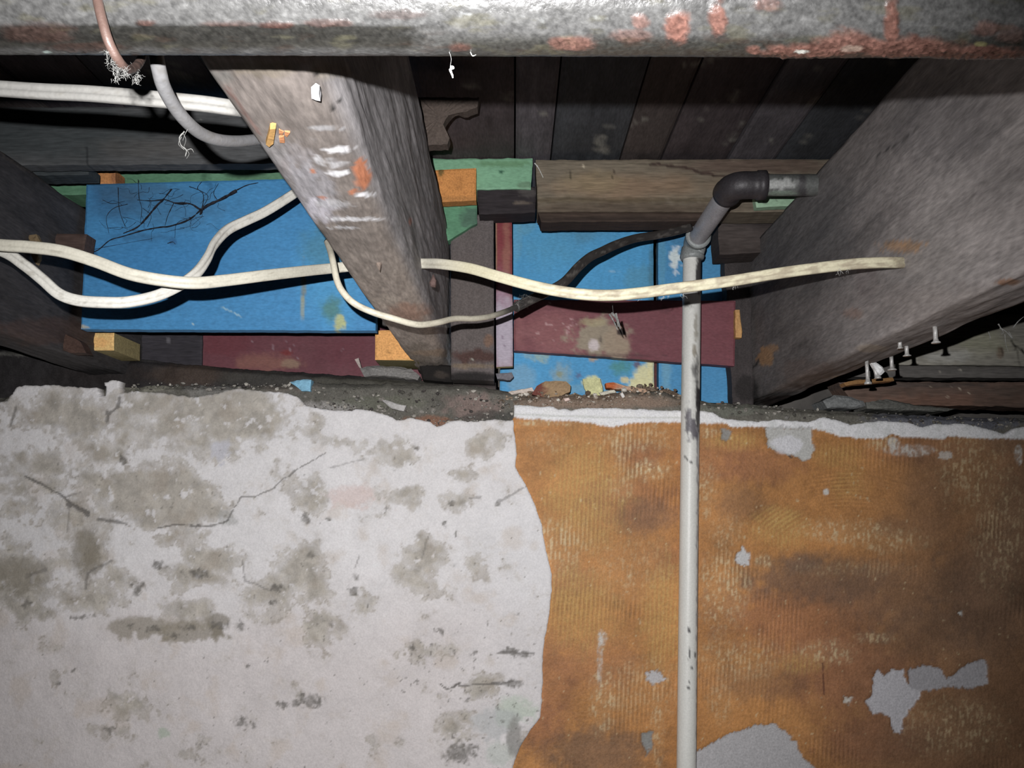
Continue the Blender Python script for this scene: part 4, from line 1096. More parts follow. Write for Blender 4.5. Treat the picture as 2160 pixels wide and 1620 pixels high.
for a in np.linspace(0, math.pi / 2, 12):
    bl.append((XG + .016 - .016 * math.cos(a), YE + .016 - .016 * math.sin(a) , ZG))
bl += [(XG + .022, YE, ZG), (XG + .030, YE, ZG), (XG + .0305, YE, ZG), (XG + .040, YE, ZG), (XG + .0405, YE, ZG)]
sb = [.0142, .0180, .0180, .0170] + [.0170] * 12 + [.0168, .0170, .0182, .0182, .014]
tag(sweep('elbow_fitting', bl, circ(1.0, 32), 'galv', gcol((.038, .034, .038), 6, .03), None, gp, scale=sb), 'black iron elbow')
stb = [(x, YE, ZG) for x in np.linspace(XG + .038, XL2 + .03, 40)]
sweep('stub_pipe', stb, circ(RG, 32), 'galv', lambda px, py: lay(gcol((.12, .125, .12), 8, .1)(px, py), px, py, [('blob', 1650, 388, 32, 12, (.42, .43, .42), .9, .3, .8, 8), ('blob', 1645, 408, 40, 5, (.24, .30, .25), .7), ('blob', 1692, 395, 10, 30, (.05, .045, .05), .8)], 70.0), None, gp)

# ================================================================== BOARDS BETWEEN THE JOISTS
def colmaker(rgb, Y, at, ops=(), mott=(90, .18), grain=None, fine=(6, .1), seed=1):
    e = E_at(at[0], at[1], Y)
    base = S(*rgb) / e
    oo = []
    for op in ops:
        op = list(op)
        i = 5 if op[0] in ('blob', 'speck') else 3
        op[i] = S(*op[i]) / e
        oo.append(tuple(op))
    return lambda px, py: paint(px, py, base, oo, mott, grain, fine, seed)

# blue panel, left bay
YB = 1.112
blue_ops = [('blob', 700, 560, 60, 120, (80, 150, 190), .5, .6, .4, 60), ('blob', 640, 600, 5, 45, (120, 120, 100), .75, .4, .6, 8), ('blob', 638, 650, 4, 26, (150, 150, 120), .6), ('blob', 700, 650, 20, 24, (75, 115, 105), .8, .5, .6, 12), ('blob', 716, 680, 12, 16, (160, 165, 120), .95, .25, .5, 8), ('speck', 420, 685, 60, 14, (170, 190, 190), .8, 6, .3), ('line', [(468, 648), (510, 668)], 2, (150, 180, 190), .7), ('blob', 680, 520, 40, 40, (70, 110, 120), .5, .6, .6, 16), ('blob', 240, 420, 60, 40, (50, 85, 120), .5, .6, .6, 30),
            ('blob', 350, 440, 120, 40, (60, 85, 105), .35, .6, .8, 22), ('blob', 260, 400, 70, 20, (62, 80, 95), .4, .6, .8, 22), ('blob', 190, 535, 14, 10, (30, 40, 55), .8, .4, .8, 6), ('blob', 176, 690, 14, 4, (200, 180, 130), .6), ('blob', 330, 560, 160, 60, (55, 120, 175), .4, .6, .4, 60), ('blob', 300, 500, 60, 8, (45, 70, 95), .35, .6, .8, 12), ('blob', 365, 512, 8, 8, (40, 70, 110), .5)]
o = slab('blue_plywood', [(182, 388), (792, 372), (792, 697), (170, 694)], YB, .018, colmaker((66, 126, 172), YB, (420, 560), blue_ops, (120, .14), (200, 7, .10), seed=81), 'paintwood', seed=81, edge=1.2)
tag(o, 'wide bright blue painted panel wedged between two joists under a web of soot', 'panel')

# web of sooty cobweb on the blue panel
def web(name, lines, Y, r, mat, parent=None, seed=1, off=0.0):
    rg = random.Random(seed)
    V = []; Fc = []
    for ln in lines:
        pts = catmull([P(x + rg.uniform(-2, 2), y + rg.uniform(-2, 2), Y - rg.uniform(0.0, off)) for x, y in ln[0]], 5)
        rr = ln[1]
        b0 = len(V)
        n = len(pts)
        for i, p in enumerate(pts):
            t = Vector(pts[min(i + 1, n - 1)] - pts[max(i - 1, 0)]).normalized()
            a = t.orthogonal().normalized(); b = t.cross(a)
            q_ = rr * r * (1 - .5 * i / n) * rg.uniform(.7, 1.3)
            for q in range(4):
                an = q * math.pi / 2
                V.append(tuple(Vector(p) + (a * math.cos(an) + b * math.sin(an)) * q_))
        for i in range(n - 1):
            for q in range(4):
                q2 = (q + 1) % 4
                Fc.append([b0 + i * 4 + q, b0 + i * 4 + q2, b0 + i * 4 + 4 + q2, b0 + i * 4 + 4 + q])
    return mesh_obj(name, V, Fc, M[mat], None, parent)
wl = [([(500, 402), (470, 418), (440, 432), (425, 440), (400, 430), (370, 428)], 3.0), ([(430, 436), (425, 448), (420, 452)], 2.2), ([(425, 440), (400, 462), (360, 476), (340, 480), (300, 488), (260, 498), (230, 505), (205, 528), (185, 536)], 1.5), ([(345, 420), (330, 435), (310, 460), (290, 480), (262, 492)], 2.0), ([(362, 400), (345, 420)], 1.2), ([(345, 420), (320, 424), (290, 420)], 1.0), ([(345, 420), (380, 432), (400, 430)], 1.0),
      ([(250, 395), (252, 440), (265, 480)], .7), ([(290, 380), (292, 420), (300, 440), (296, 470)], .7), ([(400, 395), (420, 402), (440, 415), (425, 440)], .8), ([(425, 440), (428, 412), (418, 396), (424, 382)], .9), ([(365, 428), (352, 455), (350, 475)], .7), ([(270, 430), (240, 440), (225, 460), (230, 490)], .6), ([(300, 440), (320, 455), (312, 478)], .6), ([(500, 402), (520, 392), (545, 385)], 1.0), ([(460, 424), (450, 405), (462, 388)], .7), ([(355, 512), (365, 510), (372, 516)], .8), ([(215, 420), (235, 430), (262, 425)], .6), ([(410, 455), (375, 470), (370, 500)], .5), ([(190, 530), (215, 522), (260, 515), (320, 505)], .5)]
rg = random.Random(12)
for k in range(34):
    x, y = rg.uniform(215, 480), rg.uniform(385, 490)
    a = rg.uniform(0, 6.28); pts = [(x, y)]
    for s in range(4):
        a += rg.gauss(0, .6)
        pts.append((pts[-1][0] + 13 * math.cos(a), pts[-1][1] + 9 * math.sin(a)))
    wl.append((pts, .35))
o = web('sooty_cobweb', wl, YB - .0012, .0008, 'sootweb', None, 3, .002)
tag(o, 'black sooty cobweb strands branching over the blue panel', 'cobweb')

# beams lying on the joists
YK = 1.172
green_ops = [('blob', 1060, 345, 60, 6, (70, 100, 60), .5, .5, .8, 10), ('blob', 1058, 362, 5, 4, (40, 80, 60), .9), ('blob', 300, 395, 240, 40, (74, 118, 90), .6, .6, .5, 40), ('blob', 560, 385, 80, 26, (70, 100, 75), .5), ('blob', 1110, 390, 16, 6, (60, 50, 40), .4)]
o = slab('painted_beam', [(60, 335), (1124, 334), (1120, 398), (60, 412)], YK, .050, colmaker((108, 148, 120), YK, (1060, 370), green_ops, (60, .2), (120, 8, .12), seed=91), 'paintwood', seed=91, edge=2.2)
tag(o, 'pale green painted timber lying across the joist tops', 'beam')
o = slab('dark_offcut', [(1006, 396), (1131, 392), (1129, 448), (1010, 452)], YK + .004, .040, colmaker((44, 40, 42), YK, (1060, 420), [('blob', 1040, 392, 40, 5, (120, 82, 48), .7), ('blob', 1110, 405, 20, 12, (80, 76, 74), .6, .4, .8, 8), ('blob', 1100, 428, 20, 3, (110, 100, 90), .6)], (30, .3), seed=92), 'timber_x', seed=92)
tag(o, 'dark bare offcut right under the rounded end of the green timber', 'timber')
brown_ops = [('blob', 1340, 395, 150, 26, (122, 100, 80), .6, .6, .5, 40), ('blob', 1250, 385, 60, 22, (125, 112, 88), .5, .6, .7, 14), ('line', [(1370, 345), (1430, 352), (1500, 368), (1560, 378)], 3.5, (45, 32, 30), .8, .4), ('blob', 1300, 440, 300, 12, (62, 50, 42), .6, .5, .6, 20), ('blob', 1280, 422, 300, 5, (68, 58, 42), .6, .5, .8, 16), ('blob', 1600, 350, 160, 16, (72, 54, 50), .6, .5, .5, 30), ('line', [(1203, 362), (1206, 380)], 2, (50, 45, 38), .7), ('line', [(1296, 358), (1290, 378)], 1.6, (50, 42, 34), .7), ('blob', 1230, 350, 3, 3, (170, 160, 140), .7)]
o = slab('bare_beam', [(1130, 337), (1800, 335), (1800, 447), (1134, 446)], YK, .050, colmaker((100, 92, 80), YK, (1300, 400), brown_ops, (80, .2), (160, 5, .30), seed=93), 'timber_x', seed=93, edge=2.0)
tag(o, 'bare brown timber lying across the joist tops behind the elbow of the pipe', 'beam')
o = slab('thin_lath', [(1136, 447), (1502, 448), (1500, 466), (1142, 468)], YK + .003, .040, colmaker((60, 50, 44), YK, (1300, 456), [('blob', 1300, 462, 200, 4, (34, 28, 26), .6)], (50, .2), (120, 4, .3), seed=94), 'timber_x', seed=94, edge=1.8)
tag(o, 'thin dark lath tight under the bare brown timber', 'lath')
o = slab('bare_block', [(890, 359), (1004, 354), (1004, 422), (890, 427)], 1.150, .020, colmaker((186, 128, 74), 1.15, (960, 390), [('speck', 950, 390, 70, 40, (120, 72, 40), .5, 7, .3), ('blob', 930, 362, 5, 10, (70, 70, 40), .8), ('blob', 950, 420, 60, 6, (140, 100, 60), .5)], (24, .18), (30, 9, .15), seed=95), 'timber', seed=95, edge=1.2)
tag(o, 'square fresh tan wood block fixed on the green timber beside the joist', 'block')
o = slab('green_offcut', [(880, 420), (1006, 416), (1006, 470), (890, 540)], 1.195, .020, colmaker((84, 128, 100), 1.195, (960, 440), [('speck', 960, 440, 60, 30, (150, 170, 150), .6, 8, .25), ('blob', 1000, 460, 30, 20, (60, 74, 70), .6)], (20, .25), seed=96), 'paintwood', seed=96)
tag(o, 'small worn green board right below the tan wood block', 'board')
stud_ops = [('blob', 990, 640, 60, 160, (94, 86, 82), .5, .6, .4, 40), ('blob', 1000, 752, 50, 14, (66, 40, 34), .8, .4, .6, 14), ('blob', 1030, 720, 10, 16, (120, 90, 70), .6), ('blob', 990, 772, 50, 5, (120, 104, 84), .6, .4, .8, 10), ('blob', 992, 796, 60, 12, (22, 20, 20), .9, .3, .3, 14), ('line', [(946, 470), (950, 560), (948, 640)], 2, (40, 36, 36), .8), ('blob', 996, 758, 3, 3, (160, 160, 150), .8)]  # black blob at the foot paints the shaded gap below the board
o = slab('upright_board', [(950, 456), (1041, 450), (1042, 803), (952, 800)], 1.205, .040, colmaker((92, 86, 86), 1.205, (990, 620), stud_ops, (60, .2), (6, 120, .25), seed=97), 'timber', seed=97, edge=1.2)
tag(o, 'short upright brown board standing against the side of the scuffed joist', 'board')
# added black block, stands in for the shaded gap below the joist end
o = slab('shadow_gap_block', [(884, 768), (952, 770), (954, 806), (890, 800)], 1.262, .10, colmaker((24, 21, 20), 1.262, (920, 785), [('blob', 930, 792, 14, 8, (70, 62, 56), .5)], (20, .3), seed=98), 'timber', seed=98)
tag(o, 'small black block added as shade in the gap under the end of the scuffed joist', 'block')

# maroon strip
strip_ops = [('blob', 1062, 470, 18, 70, (112, 46, 52), .8, .5, .3, 30), ('blob', 1068, 540, 8, 90, (150, 110, 92), .45, .4, .8, 14), ('blob', 1062, 700, 26, 90, (164, 156, 168), .95, .4, .35, 20), ('blob', 1062, 610, 16, 40, (138, 104, 120), .7, .5, .6, 18), ('blob', 1045, 500, 2, 110, (170, 150, 120), .6, .4, .5, 14), ('speck', 1062, 720, 20, 60, (90, 70, 90), .6, 5, .35), ('blob', 1064, 403, 18, 8, (110, 80, 76), .7)]
o = slab('painted_strip', [(1045, 398), (1079, 398), (1082, 772), (1047, 774)], 1.225, .014, colmaker((120, 60, 64), 1.225, (1062, 580), strip_ops, (40, .12), (4, 60, .12), seed=99), 'paintwood', seed=99, edge=.8, side=S(190, 175, 130) / .8)
tag(o, 'narrow maroon strip fading to pale lilac, standing beside the upright brown board', 'strip')

# blue boards at the back of the middle bay
YC = 1.342
bc_ops = [('blob', 1160, 520, 60, 40, (80, 140, 170), .5, .6, .5, 30), ('blob', 1230, 490, 50, 20, (75, 115, 130), .5, .6, .7, 18), ('blob', 1110, 475, 20, 20, (90, 140, 160), .5), ('blob', 1140, 755, 16, 10, (140, 160, 150), .8, .5, 1.1, 7), ('blob', 1112, 748, 10, 8, (120, 155, 170), .7, .5, 1.1, 7), ('blob', 1252, 757, 9, 6, (160, 138, 108), .9, .3, .7, 6), ('blob', 1184, 790, 18, 26, (140, 150, 140), .5, .5, .9, 9), ('blob', 1181, 790, 6, 6, (130, 130, 95), .7, .5, .8, 5), ('blob', 1218, 792, 8, 5, (80, 92, 125), .8, .4, .8, 5), ('blob', 1310, 775, 22, 15, (70, 125, 118), .8, .6, .8, 8), ('blob', 1344, 770, 7, 7, (90, 80, 100), .9, .3, .6, 6),
          ('blob', 1240, 822, 60, 10, (110, 150, 170), .5), ('blob', 1360, 800, 22, 30, (196, 192, 150), .95, .2, .4, 8), ('blob', 1352, 815, 30, 16, (196, 192, 150), .95, .2, .5, 8), ('blob', 1372, 770, 8, 30, (196, 192, 150), .95, .2, .4, 8), ('blob', 1318, 802, 10, 8, (190, 180, 140), .9), ('blob', 1250, 808, 20, 16, (190, 192, 145), .95, .15, .3, 8), ('line', [(1278, 572), (1310, 575)], 1.6, (150, 180, 200), .5), ('blob', 1350, 590, 30, 30, (80, 130, 150), .5), ('blob', 1100, 800, 30, 30, (130, 155, 165), .4), ('blob', 1374, 590, 6, 90, (66, 96, 105), .5, .5, .6, 12), ('blob', 1090, 500, 10, 60, (100, 150, 170), .4)]
o = slab('blue_board', [(1062, 440), (1378, 440), (1380, 846), (1054, 846)], YC, .020, colmaker((72, 140, 184), YC, (1220, 640), bc_ops, (80, .14), (5, 90, .08), seed=101), 'paintwood', seed=101, edge=1.0)
tag(o, 'scuffed blue board with torn cream patches standing on the wall head', 'board', 'blue boards of the middle bay')
bd_ops = [('blob', 1424, 545, 12, 26, (185, 195, 205), .95, .3, .9, 8), ('blob', 1440, 500, 40, 20, (60, 100, 130), .5), ('blob', 1396, 520, 8, 80, (90, 140, 160), .4), ('blob', 1405, 780, 10, 70, (110, 150, 165), .5, .5, .5, 12), ('blob', 1500, 800, 50, 40, (60, 115, 155), .4)]
o = slab('blue_board', [(1388, 440), (1540, 440), (1546, 850), (1390, 848)], YC + .010, .020, colmaker((66, 124, 164), YC, (1460, 640), bd_ops, (80, .14), (5, 90, .08), seed=102), 'paintwood', seed=102, edge=1.0)
tag(o, 'cleaner blue board right behind the top of the cream riser pipe', 'board', 'blue boards of the middle bay')
o = slab('dark_batten', [(1366, 730), (1396, 730), (1398, 850), (1366, 850)], YC + .035, .02, colmaker((82, 52, 52), YC, (1390, 800), [], (20, .2), seed=103), 'timber', seed=103)
tag(o, 'dark red batten seen in the gap between the two blue boards', 'batten')
# red board
red_ops = [('blob', 1170, 705, 90, 50, (138, 92, 92), .55, .6, .8, 26), ('speck', 1170, 690, 110, 60, (180, 150, 150), .6, 9, .25), ('blob', 1262, 716, 58, 40, (136, 126, 110), .95, .3, .9, 14), ('blob', 1300, 725, 26, 36, (140, 125, 108), .9, .3, .4, 12), ('blob', 1252, 728, 11, 14, (182, 172, 172), .95, .25, .4, 8), ('blob', 1267, 716, 4, 7, (80, 72, 66), .8), ('blob', 1310, 700, 9, 8, (25, 22, 22), .95, .2, .3, 8), ('blob', 1250, 680, 26, 8, (150, 140, 110), .6), ('blob', 1230, 750, 150, 4, (60, 40, 44), .5), ('blob', 1400, 655, 12, 8, (60, 30, 36), .5), ('blob', 1380, 690, 60, 40, (102, 63, 68), .4)]
o = slab('red_board', [(1084, 632), (1552, 634), (1550, 772), (1084, 739)], 1.300, .018, colmaker((104, 62, 68), 1.30, (1330, 700), red_ops, (80, .14), (140, 7, .12), seed=104), 'paintwood', seed=104, edge=1.2)
tag(o, 'dull red painted board with a bare grey patch across the blue boards', 'board')
chunk('tan_chip', [(1551, 654), (1560, 654), (1566, 700), (1564, 712), (1551, 712)], 1.290, .012, S(170, 132, 88) / .62, 'chip', None, .6, .001, seed=7)
tag(bpy.data.objects['tan_chip'], 'narrow tan wood chip tucked at the end of the dull red board', 'chip')
# dark wood by the right joist
o = slab('dark_block', [(1512, 432), (1650, 424), (1650, 530), (1518, 537)], 1.245, .05, colmaker((56, 50, 48), 1.245, (1570, 490), [('blob', 1560, 490, 60, 30, (64, 58, 56), .5), ('blob', 1610, 460, 50, 26, (40, 36, 36), .6)], (40, .25), (90, 6, .25), seed=105), 'timber_x', seed=105, edge=2)
tag(o, 'dark brown wood block below the black pipe elbow', 'block')
o = slab('painted_lath', [(1592, 414), (1698, 414), (1697, 433), (1596, 437)], 1.150, .014, colmaker((118, 142, 120), 1.15, (1640, 425), [('speck', 1640, 425, 60, 14, (70, 80, 70), .6, 7, .2)], (20, .25), seed=106), 'paintwood', seed=106, edge=1.6)
tag(o, 'short pale green lath behind the stub of pipe', 'lath')
o = slab('dark_upright', [(1528, 537), (1590, 534), (1590, 855), (1546, 855)], 1.310, .03, colmaker((52, 48, 48), 1.31, (1580, 700), [('blob', 1585, 580, 30, 40, (40, 37, 37), .6), ('blob', 1570, 820, 20, 30, (26, 24, 24), .7)], (50, .25), (6, 110, .2), seed=107), 'timber', seed=107)
tag(o, 'dark upright timber between the blue board and the nailed joist', 'timber')

# broken wood piece by the top of the middle joist
o = chunk('broken_board', [(880, 205), (1010, 206), (1008, 226), (992, 232), (978, 236), (966, 230), (952, 236), (940, 252), (934, 264), (940, 274), (948, 292), (944, 304), (905, 306), (880, 320)], 0.930, .016, S(84, 74, 68) / 1.05, 'timber', None, 1.0, .001, seed=9)
tag(o, 'broken bit of brown board jutting from the joist top above the green timber', 'board')

# left bay, upper boards
o = slab('weathered_board', [(-260, 225), (600, 225), (600, 344), (-260, 350)], .985, .020, colmaker((68, 69, 70), .985, (300, 290), [('blob', 100, 280, 200, 50, (44, 52, 54), .5, .6, .5, 60), ('blob', 330, 310, 120, 20, (72, 70, 68), .5, .6, .6, 30), ('speck', 300, 250, 160, 20, (100, 100, 96), .5, 9, .25), ('line', [(184, 310), (186, 348)], 3, (30, 32, 34), .7)], (90, .2), (200, 5, .3), seed=111), 'timber_x', seed=111, edge=2)
tag(o, 'weathered grey board on edge above the blue panel', 'board')
o = slab('dark_lath', [(-200, 348), (186, 350), (186, 368), (-200, 372)], 1.030, .03, colmaker((46, 50, 52), 1.03, (150, 360), [], (40, .2), (90, 5, .2), seed=112), 'timber_x', seed=112)
tag(o, 'dark grey lath tight under the weathered board', 'lath')
o = slab('orange_block', [(186, 357), (242, 358), (243, 386), (182, 390)], 1.120, .03, colmaker((150, 104, 66), 1.12, (215, 374), [('blob', 240, 375, 6, 14, (80, 52, 44), .5)], (24, .2), seed=113), 'timber', seed=113)
tag(o, 'small orange wood block on the upper corner of the blue panel', 'block')
o = slab('brown_offcut', [(84, 492), (182, 493), (176, 528), (88, 530)], 1.06, .025, colmaker((62, 50, 46), 1.06, (130, 510), [('blob', 92, 510, 14, 22, (120, 100, 78), .6)], (30, .2), (50, 6, .2), seed=114), 'timber_x', seed=114)
tag(o, 'brown offcut wedged against the free edge of the blue panel', 'timber')
o = chunk('pale_splinter', [(56, 497), (76, 495), (86, 512), (82, 545), (76, 558), (66, 540), (64, 515)], 1.0, .006, S(130, 112, 86) / 1.0, 'chip', None, 1, .002, seed=15)
tag(o, 'pale wood splinter behind the two cream cables by the blue panel', 'splinter')

# lower left: planks, sill and blocks behind the wall head
o = slab('purple_plank', [(420, 690), (900, 688), (900, 806), (420, 800)], 1.335, .02, colmaker((94, 56, 62), 1.335, (620, 745), [('blob', 560, 765, 60, 16, (125, 88, 76), .6, .5, .7, 14), ('blob', 612, 768, 22, 9, (130, 110, 92), .7), ('blob', 605, 744, 12, 5, (105, 42, 40), .8), ('speck', 640, 735, 180, 30, (140, 125, 132), .5, 9, .28), ('blob', 480, 720, 50, 30, (92, 44, 50), .5), ('blob', 740, 740, 60, 40, (90, 46, 54), .5)], (60, .2), (120, 8, .15), seed=121), 'paintwood', seed=121)
tag(o, 'worn purple red plank behind the wall head below the blue panel', 'plank')
o = slab('dark_plank', [(240, 690), (426, 690), (426, 775), (240, 775)], 1.330, .02, colmaker((48, 46, 50), 1.33, (360, 725), [('blob', 355, 718, 4, 6, (90, 88, 92), .7)], (40, .2), (90, 6, .2), seed=122), 'timber_x', seed=122)
tag(o, 'dark grey plank end right beside the two-tone block', 'plank')
def sill_col(px, py):
    return paint(px, py, S(46, 44, 45) / .85, [('blob', 60, 745, 90, 6, S(105, 104, 100) / .78, .7, .3, .9, 8), ('blob', 400, 790, 90, 26, S(74, 62, 54) / .78, .7, .5, .6, 24), ('blob', 560, 800, 90, 20, S(66, 64, 60) / .8, .7, .5, .6, 24), ('blob', 220, 790, 120, 26, S(38, 33, 32) / .8, .6, .5, .6, 30), ('blob', 800, 808, 160, 14, S(80, 78, 70) / .8, .7, .5, .6, 24), ('blob', 1000, 830, 90, 26, S(78, 70, 68) / .8, .7, .5, .6, 24), ('blob', 320, 757, 30, 5, S(80, 78, 78) / .8, .6)], (40, .25), (90, 8, .2), seed=123)
sill = ragged_band('wall_plate', [(-500, 734), (0, 736), (60, 738), (130, 744), (200, 758), (300, 756), (380, 766), (480, 774), (600, 782), (700, 788), (820, 796), (960, 806), (1045, 806)], [(-500, 900), (1046, 920)], 1.285, .04, sill_col, 'timber', None, -300, 1046, 4, .006, seed=13)
tag(sill, 'dark rotten timber wall plate along the head of the white plaster', 'timber')
o = slab('two_tone_block', [(181, 702), (240, 702), (240, 739), (181, 739)], 1.180, .085, colmaker((208, 160, 106), 1.18, (210, 720), [('blob', 210, 722, 20, 10, (200, 140, 88), .5)], (30, .12), (8, 40, .1), seed=124), 'timber', seed=124, edge=.5, side=S(150, 138, 100) / .8)
tag(o, 'small squared tan block with a paler side at the foot of the blue panel', 'block')
o = slab('sawn_block', [(791, 697), (880, 695), (880, 760), (791, 759)], 1.215, .075, colmaker((222, 164, 102), 1.215, (820, 730), [('blob', 820, 743, 4, 3, (140, 100, 60), .8), ('blob', 855, 765, 20, 8, (150, 140, 90), .5)], (30, .1), seed=125), 'timber', seed=125, edge=.6, side=S(120, 112, 78) / .8)
tag(o, 'fresh sawn tan block partly hidden by the scuffed joist end', 'block')
o = chunk('mortar_lump', [(760, 778), (775, 772), (830, 772), (868, 778), (884, 792), (880, 802), (820, 796), (768, 794)], 1.268, .03, S(118, 116, 114) / .76, 'mortar', None, 1.5, .005, seed=16)
tag(o, 'grey mortar lump under the fresh sawn tan block', 'lump')
o = chunk('white_splinter', [(748, 758), (756, 755), (763, 778), (758, 776)], 1.27, .004, S(170, 158, 152) / .75, 'chip', None, .4, .001, seed=17)
tag(o, 'tiny white splinter leaning on the purple red plank', 'splinter')
o = chunk('curled_lath', [(0, 664), (50, 668), (100, 688), (170, 720), (182, 745), (150, 744), (90, 726), (60, 716), (40, 700), (0, 695), (-160, 680), (-160, 655)], 1.10, .018, S(66, 50, 44) / .72, 'timber', None, 1.0, .002, seed=18)
tag(o, 'brown curved lath hanging below the bare sided joist', 'lath')
o = slab('dark_blue_board', [(-260, 690), (200, 690), (200, 760), (-260, 760)], 1.335, .02, colmaker((34, 40, 54), 1.335, (60, 720), [], (50, .2), (90, 8, .2), seed=126), 'timber_x', seed=126)
tag(o, 'dark bluish board in the shadow behind the curved brown lath', 'board')

# ---- right bay beyond the nailed joist
o = slab('grey_board', [(1790, 660), (2560, 668), (2560, 776), (1790, 768)], 1.330, .02, colmaker((88, 86, 80), 1.33, (2040, 730), [('blob', 2080, 720, 60, 26, (98, 98, 82), .5, .6, .6, 20), ('blob', 2000, 752, 50, 12, (115, 115, 112), .5, .5, .8, 12), ('blob', 2110, 745, 8, 14, (72, 60, 50), .7), ('blob', 2140, 700, 40, 20, (76, 74, 70), .5)], (60, .15), (160, 5, .3), seed=131), 'timber_x', seed=131)
tag(o, 'weathered grey board with fine grain behind the nailed joist', 'board')
o = slab('grey_batten', [(1790, 770), (2560, 778), (2560, 800), (1790, 795)], 1.322, .03, colmaker((64, 62, 60), 1.322, (2000, 785), [('speck', 2000, 782, 200, 12, (150, 145, 135), .6, 8, .38)], (50, .15), (140, 5, .25), seed=132), 'timber_x', seed=132)
tag(o, 'narrow dark grey batten along the foot of the weathered grey board', 'batten')
o = slab('mottled_plank', [(1770, 806), (2560, 806), (2560, 868), (1800, 850)], 1.300, .05, colmaker((66, 54, 48), 1.30, (2000, 835), [('speck', 1990, 830, 140, 20, (140, 132, 118), .7, 9, .25), ('blob', 2020, 845, 160, 14, (82, 60, 50), .5, .5, .7, 16), ('blob', 1870, 812, 200, 6, (48, 44, 42), .6), ('blob', 2110, 840, 60, 26, (52, 46, 42), .5)], (50, .2), (140, 6, .25), seed=133), 'timber_x', seed=133, edge=3)
tag(o, 'mottled brown plank lying on the wall head beyond the nailed joist', 'plank')
o = chunk('flat_stone', [(1735, 845), (1760, 834), (1790, 836), (1820, 846), (1830, 856), (1800, 862), (1745, 862)], 1.290, .05, S(110, 112, 112) / .66, 'mortar', None, 1.2, .004, seed=19)
tag(o, 'pale grey flat stone wedged under the nailed joist', 'stone')
o = chunk('flat_stone', [(1826, 848), (1870, 842), (1940, 856), (2020, 862), (1990, 868), (1900, 868), (1830, 862)], 1.285, .05, S(92, 92, 88) / .66, 'mortar', None, 1.2, .004, seed=20)
tag(o, 'long thin grey stone under the mottled brown plank', 'stone')

# ================================================================== RUBBLE AND CHIPS ON THE WALL HEAD
def rub_col(px, py):
    return paint(px, py, S(122, 106, 92) / .72, [('speck', 1270, 835, 220, 24, S(190, 184, 176) / .72, .9, 6, .34), ('speck', 1270, 835, 220, 24, S(60, 50, 44) / .72, .7, 8, .34), ('blob', 1160, 835, 90, 14, S(126, 118, 104) / .72, .5)], (24, .3), (6, .3) and None, (5, .25), seed=141)
rub = ragged_band('loose_rubble', [(1046, 842), (1080, 836), (1140, 826), (1200, 828), (1240, 832), (1300, 830), (1335, 818), (1370, 812), (1400, 818), (1430, 826), (1450, 840), (1500, 850), (1560, 852)], [(1046, 872), (1560, 880)], 1.274, .055, rub_col, 'mortar', None, 1048, 1560, 7, .008, step=3.5, seed=23)
tag(rub, 'loose brown grit and mortar crumbs heaped in front of the blue boards', 'rubble', kind='stuff')
chips = [('wood_chip', [(1072, 826), (1122, 817), (1126, 826), (1080, 832)], (200, 188, 178), 1.262, 'pale split wood chip lying on the grit beside the tan brick piece', 'chip'),
         ('brick_piece', [(1122, 832), (1132, 814), (1150, 804), (1195, 804), (1204, 812), (1202, 826), (1180, 836), (1150, 838)], (150, 126, 98), 1.262, 'tan broken brick piece with a reddish end on the grit heap', 'brick'),
         ('cream_flake', [(1229, 800), (1266, 798), (1272, 822), (1270, 834), (1240, 834), (1232, 818)], (196, 196, 150), 1.272, 'square pale yellow flake standing in the grit', 'flake'),
         ('split_stick', [(1278, 808), (1294, 806), (1330, 816), (1372, 822), (1360, 828), (1296, 820), (1279, 818)], (178, 150, 128), 1.264, 'orange tipped split stick lying on the grit heap', 'stick'),
         ('white_flake', [(1264, 828), (1296, 822), (1300, 828), (1268, 834)], (200, 196, 180), 1.262, 'thin white flake below the orange tipped stick', 'flake'),
         ('white_crumb', [(1308, 830), (1314, 828), (1320, 838), (1314, 842)], (215, 212, 208), 1.259, 'bright white crumb near the cream riser pipe', 'crumb'),
         ('pink_crumb', [(1188, 840), (1200, 838), (1204, 844), (1192, 846)], (210, 190, 182), 1.258, 'pinkish crumb at the foot of the tan brick piece', 'crumb'),
         ('grey_chip', [(1046, 788), (1080, 786), (1084, 794), (1076, 802), (1048, 800)], (112, 110, 116), 1.300, 'smooth grey chip below the lilac end of the maroon strip', 'chip'),
         ('lath_splint', [(806, 846), (812, 844), (856, 856), (852, 868), (826, 862)], (172, 170, 168), 1.250, 'pale square splint lying on the grey mortar', 'splint'),
         ('blue_chip', [(612, 806), (640, 800), (656, 801), (655, 826), (636, 824), (624, 814)], (126, 172, 196), 1.255, 'pale blue paint chip on the mortar above the white plaster', 'chip'),
         ('orange_shim', [(1780, 808), (1800, 802), (1884, 796), (1886, 804), (1830, 808), (1784, 814)], (118, 88, 56), 1.085, 'thin orange brown shim under the nailed joist', 'shim')]
for i, (nm, pts, rgb, Y, lab, cat) in enumerate(chips):
    e = E_at(pts[0][0], pts[0][1], Y)
    o = chunk(nm, pts, Y, .016 if 'flake' not in nm else .006, S(*rgb) / e, 'chip', None, .8, .0012, seed=40 + i)
    tag(o, lab, cat)
    if nm == 'brick_piece':
        ca = o.data.color_attributes['Col']
        for v in o.data.vertices:
            wp = o.location + v.co
            if wp.x < P(1146, 820, Y).x:
                ca.data[v.index].color = (*(S(112, 68, 60) / e), 1)
    if nm == 'split_stick':
        ca = o.data.color_attributes['Col']
        for v in o.data.vertices:
            wp = o.location + v.co
            if wp.x < P(1297, 815, Y).x:
                ca.data[v.index].color = (*(S(176, 96, 58) / e), 1)

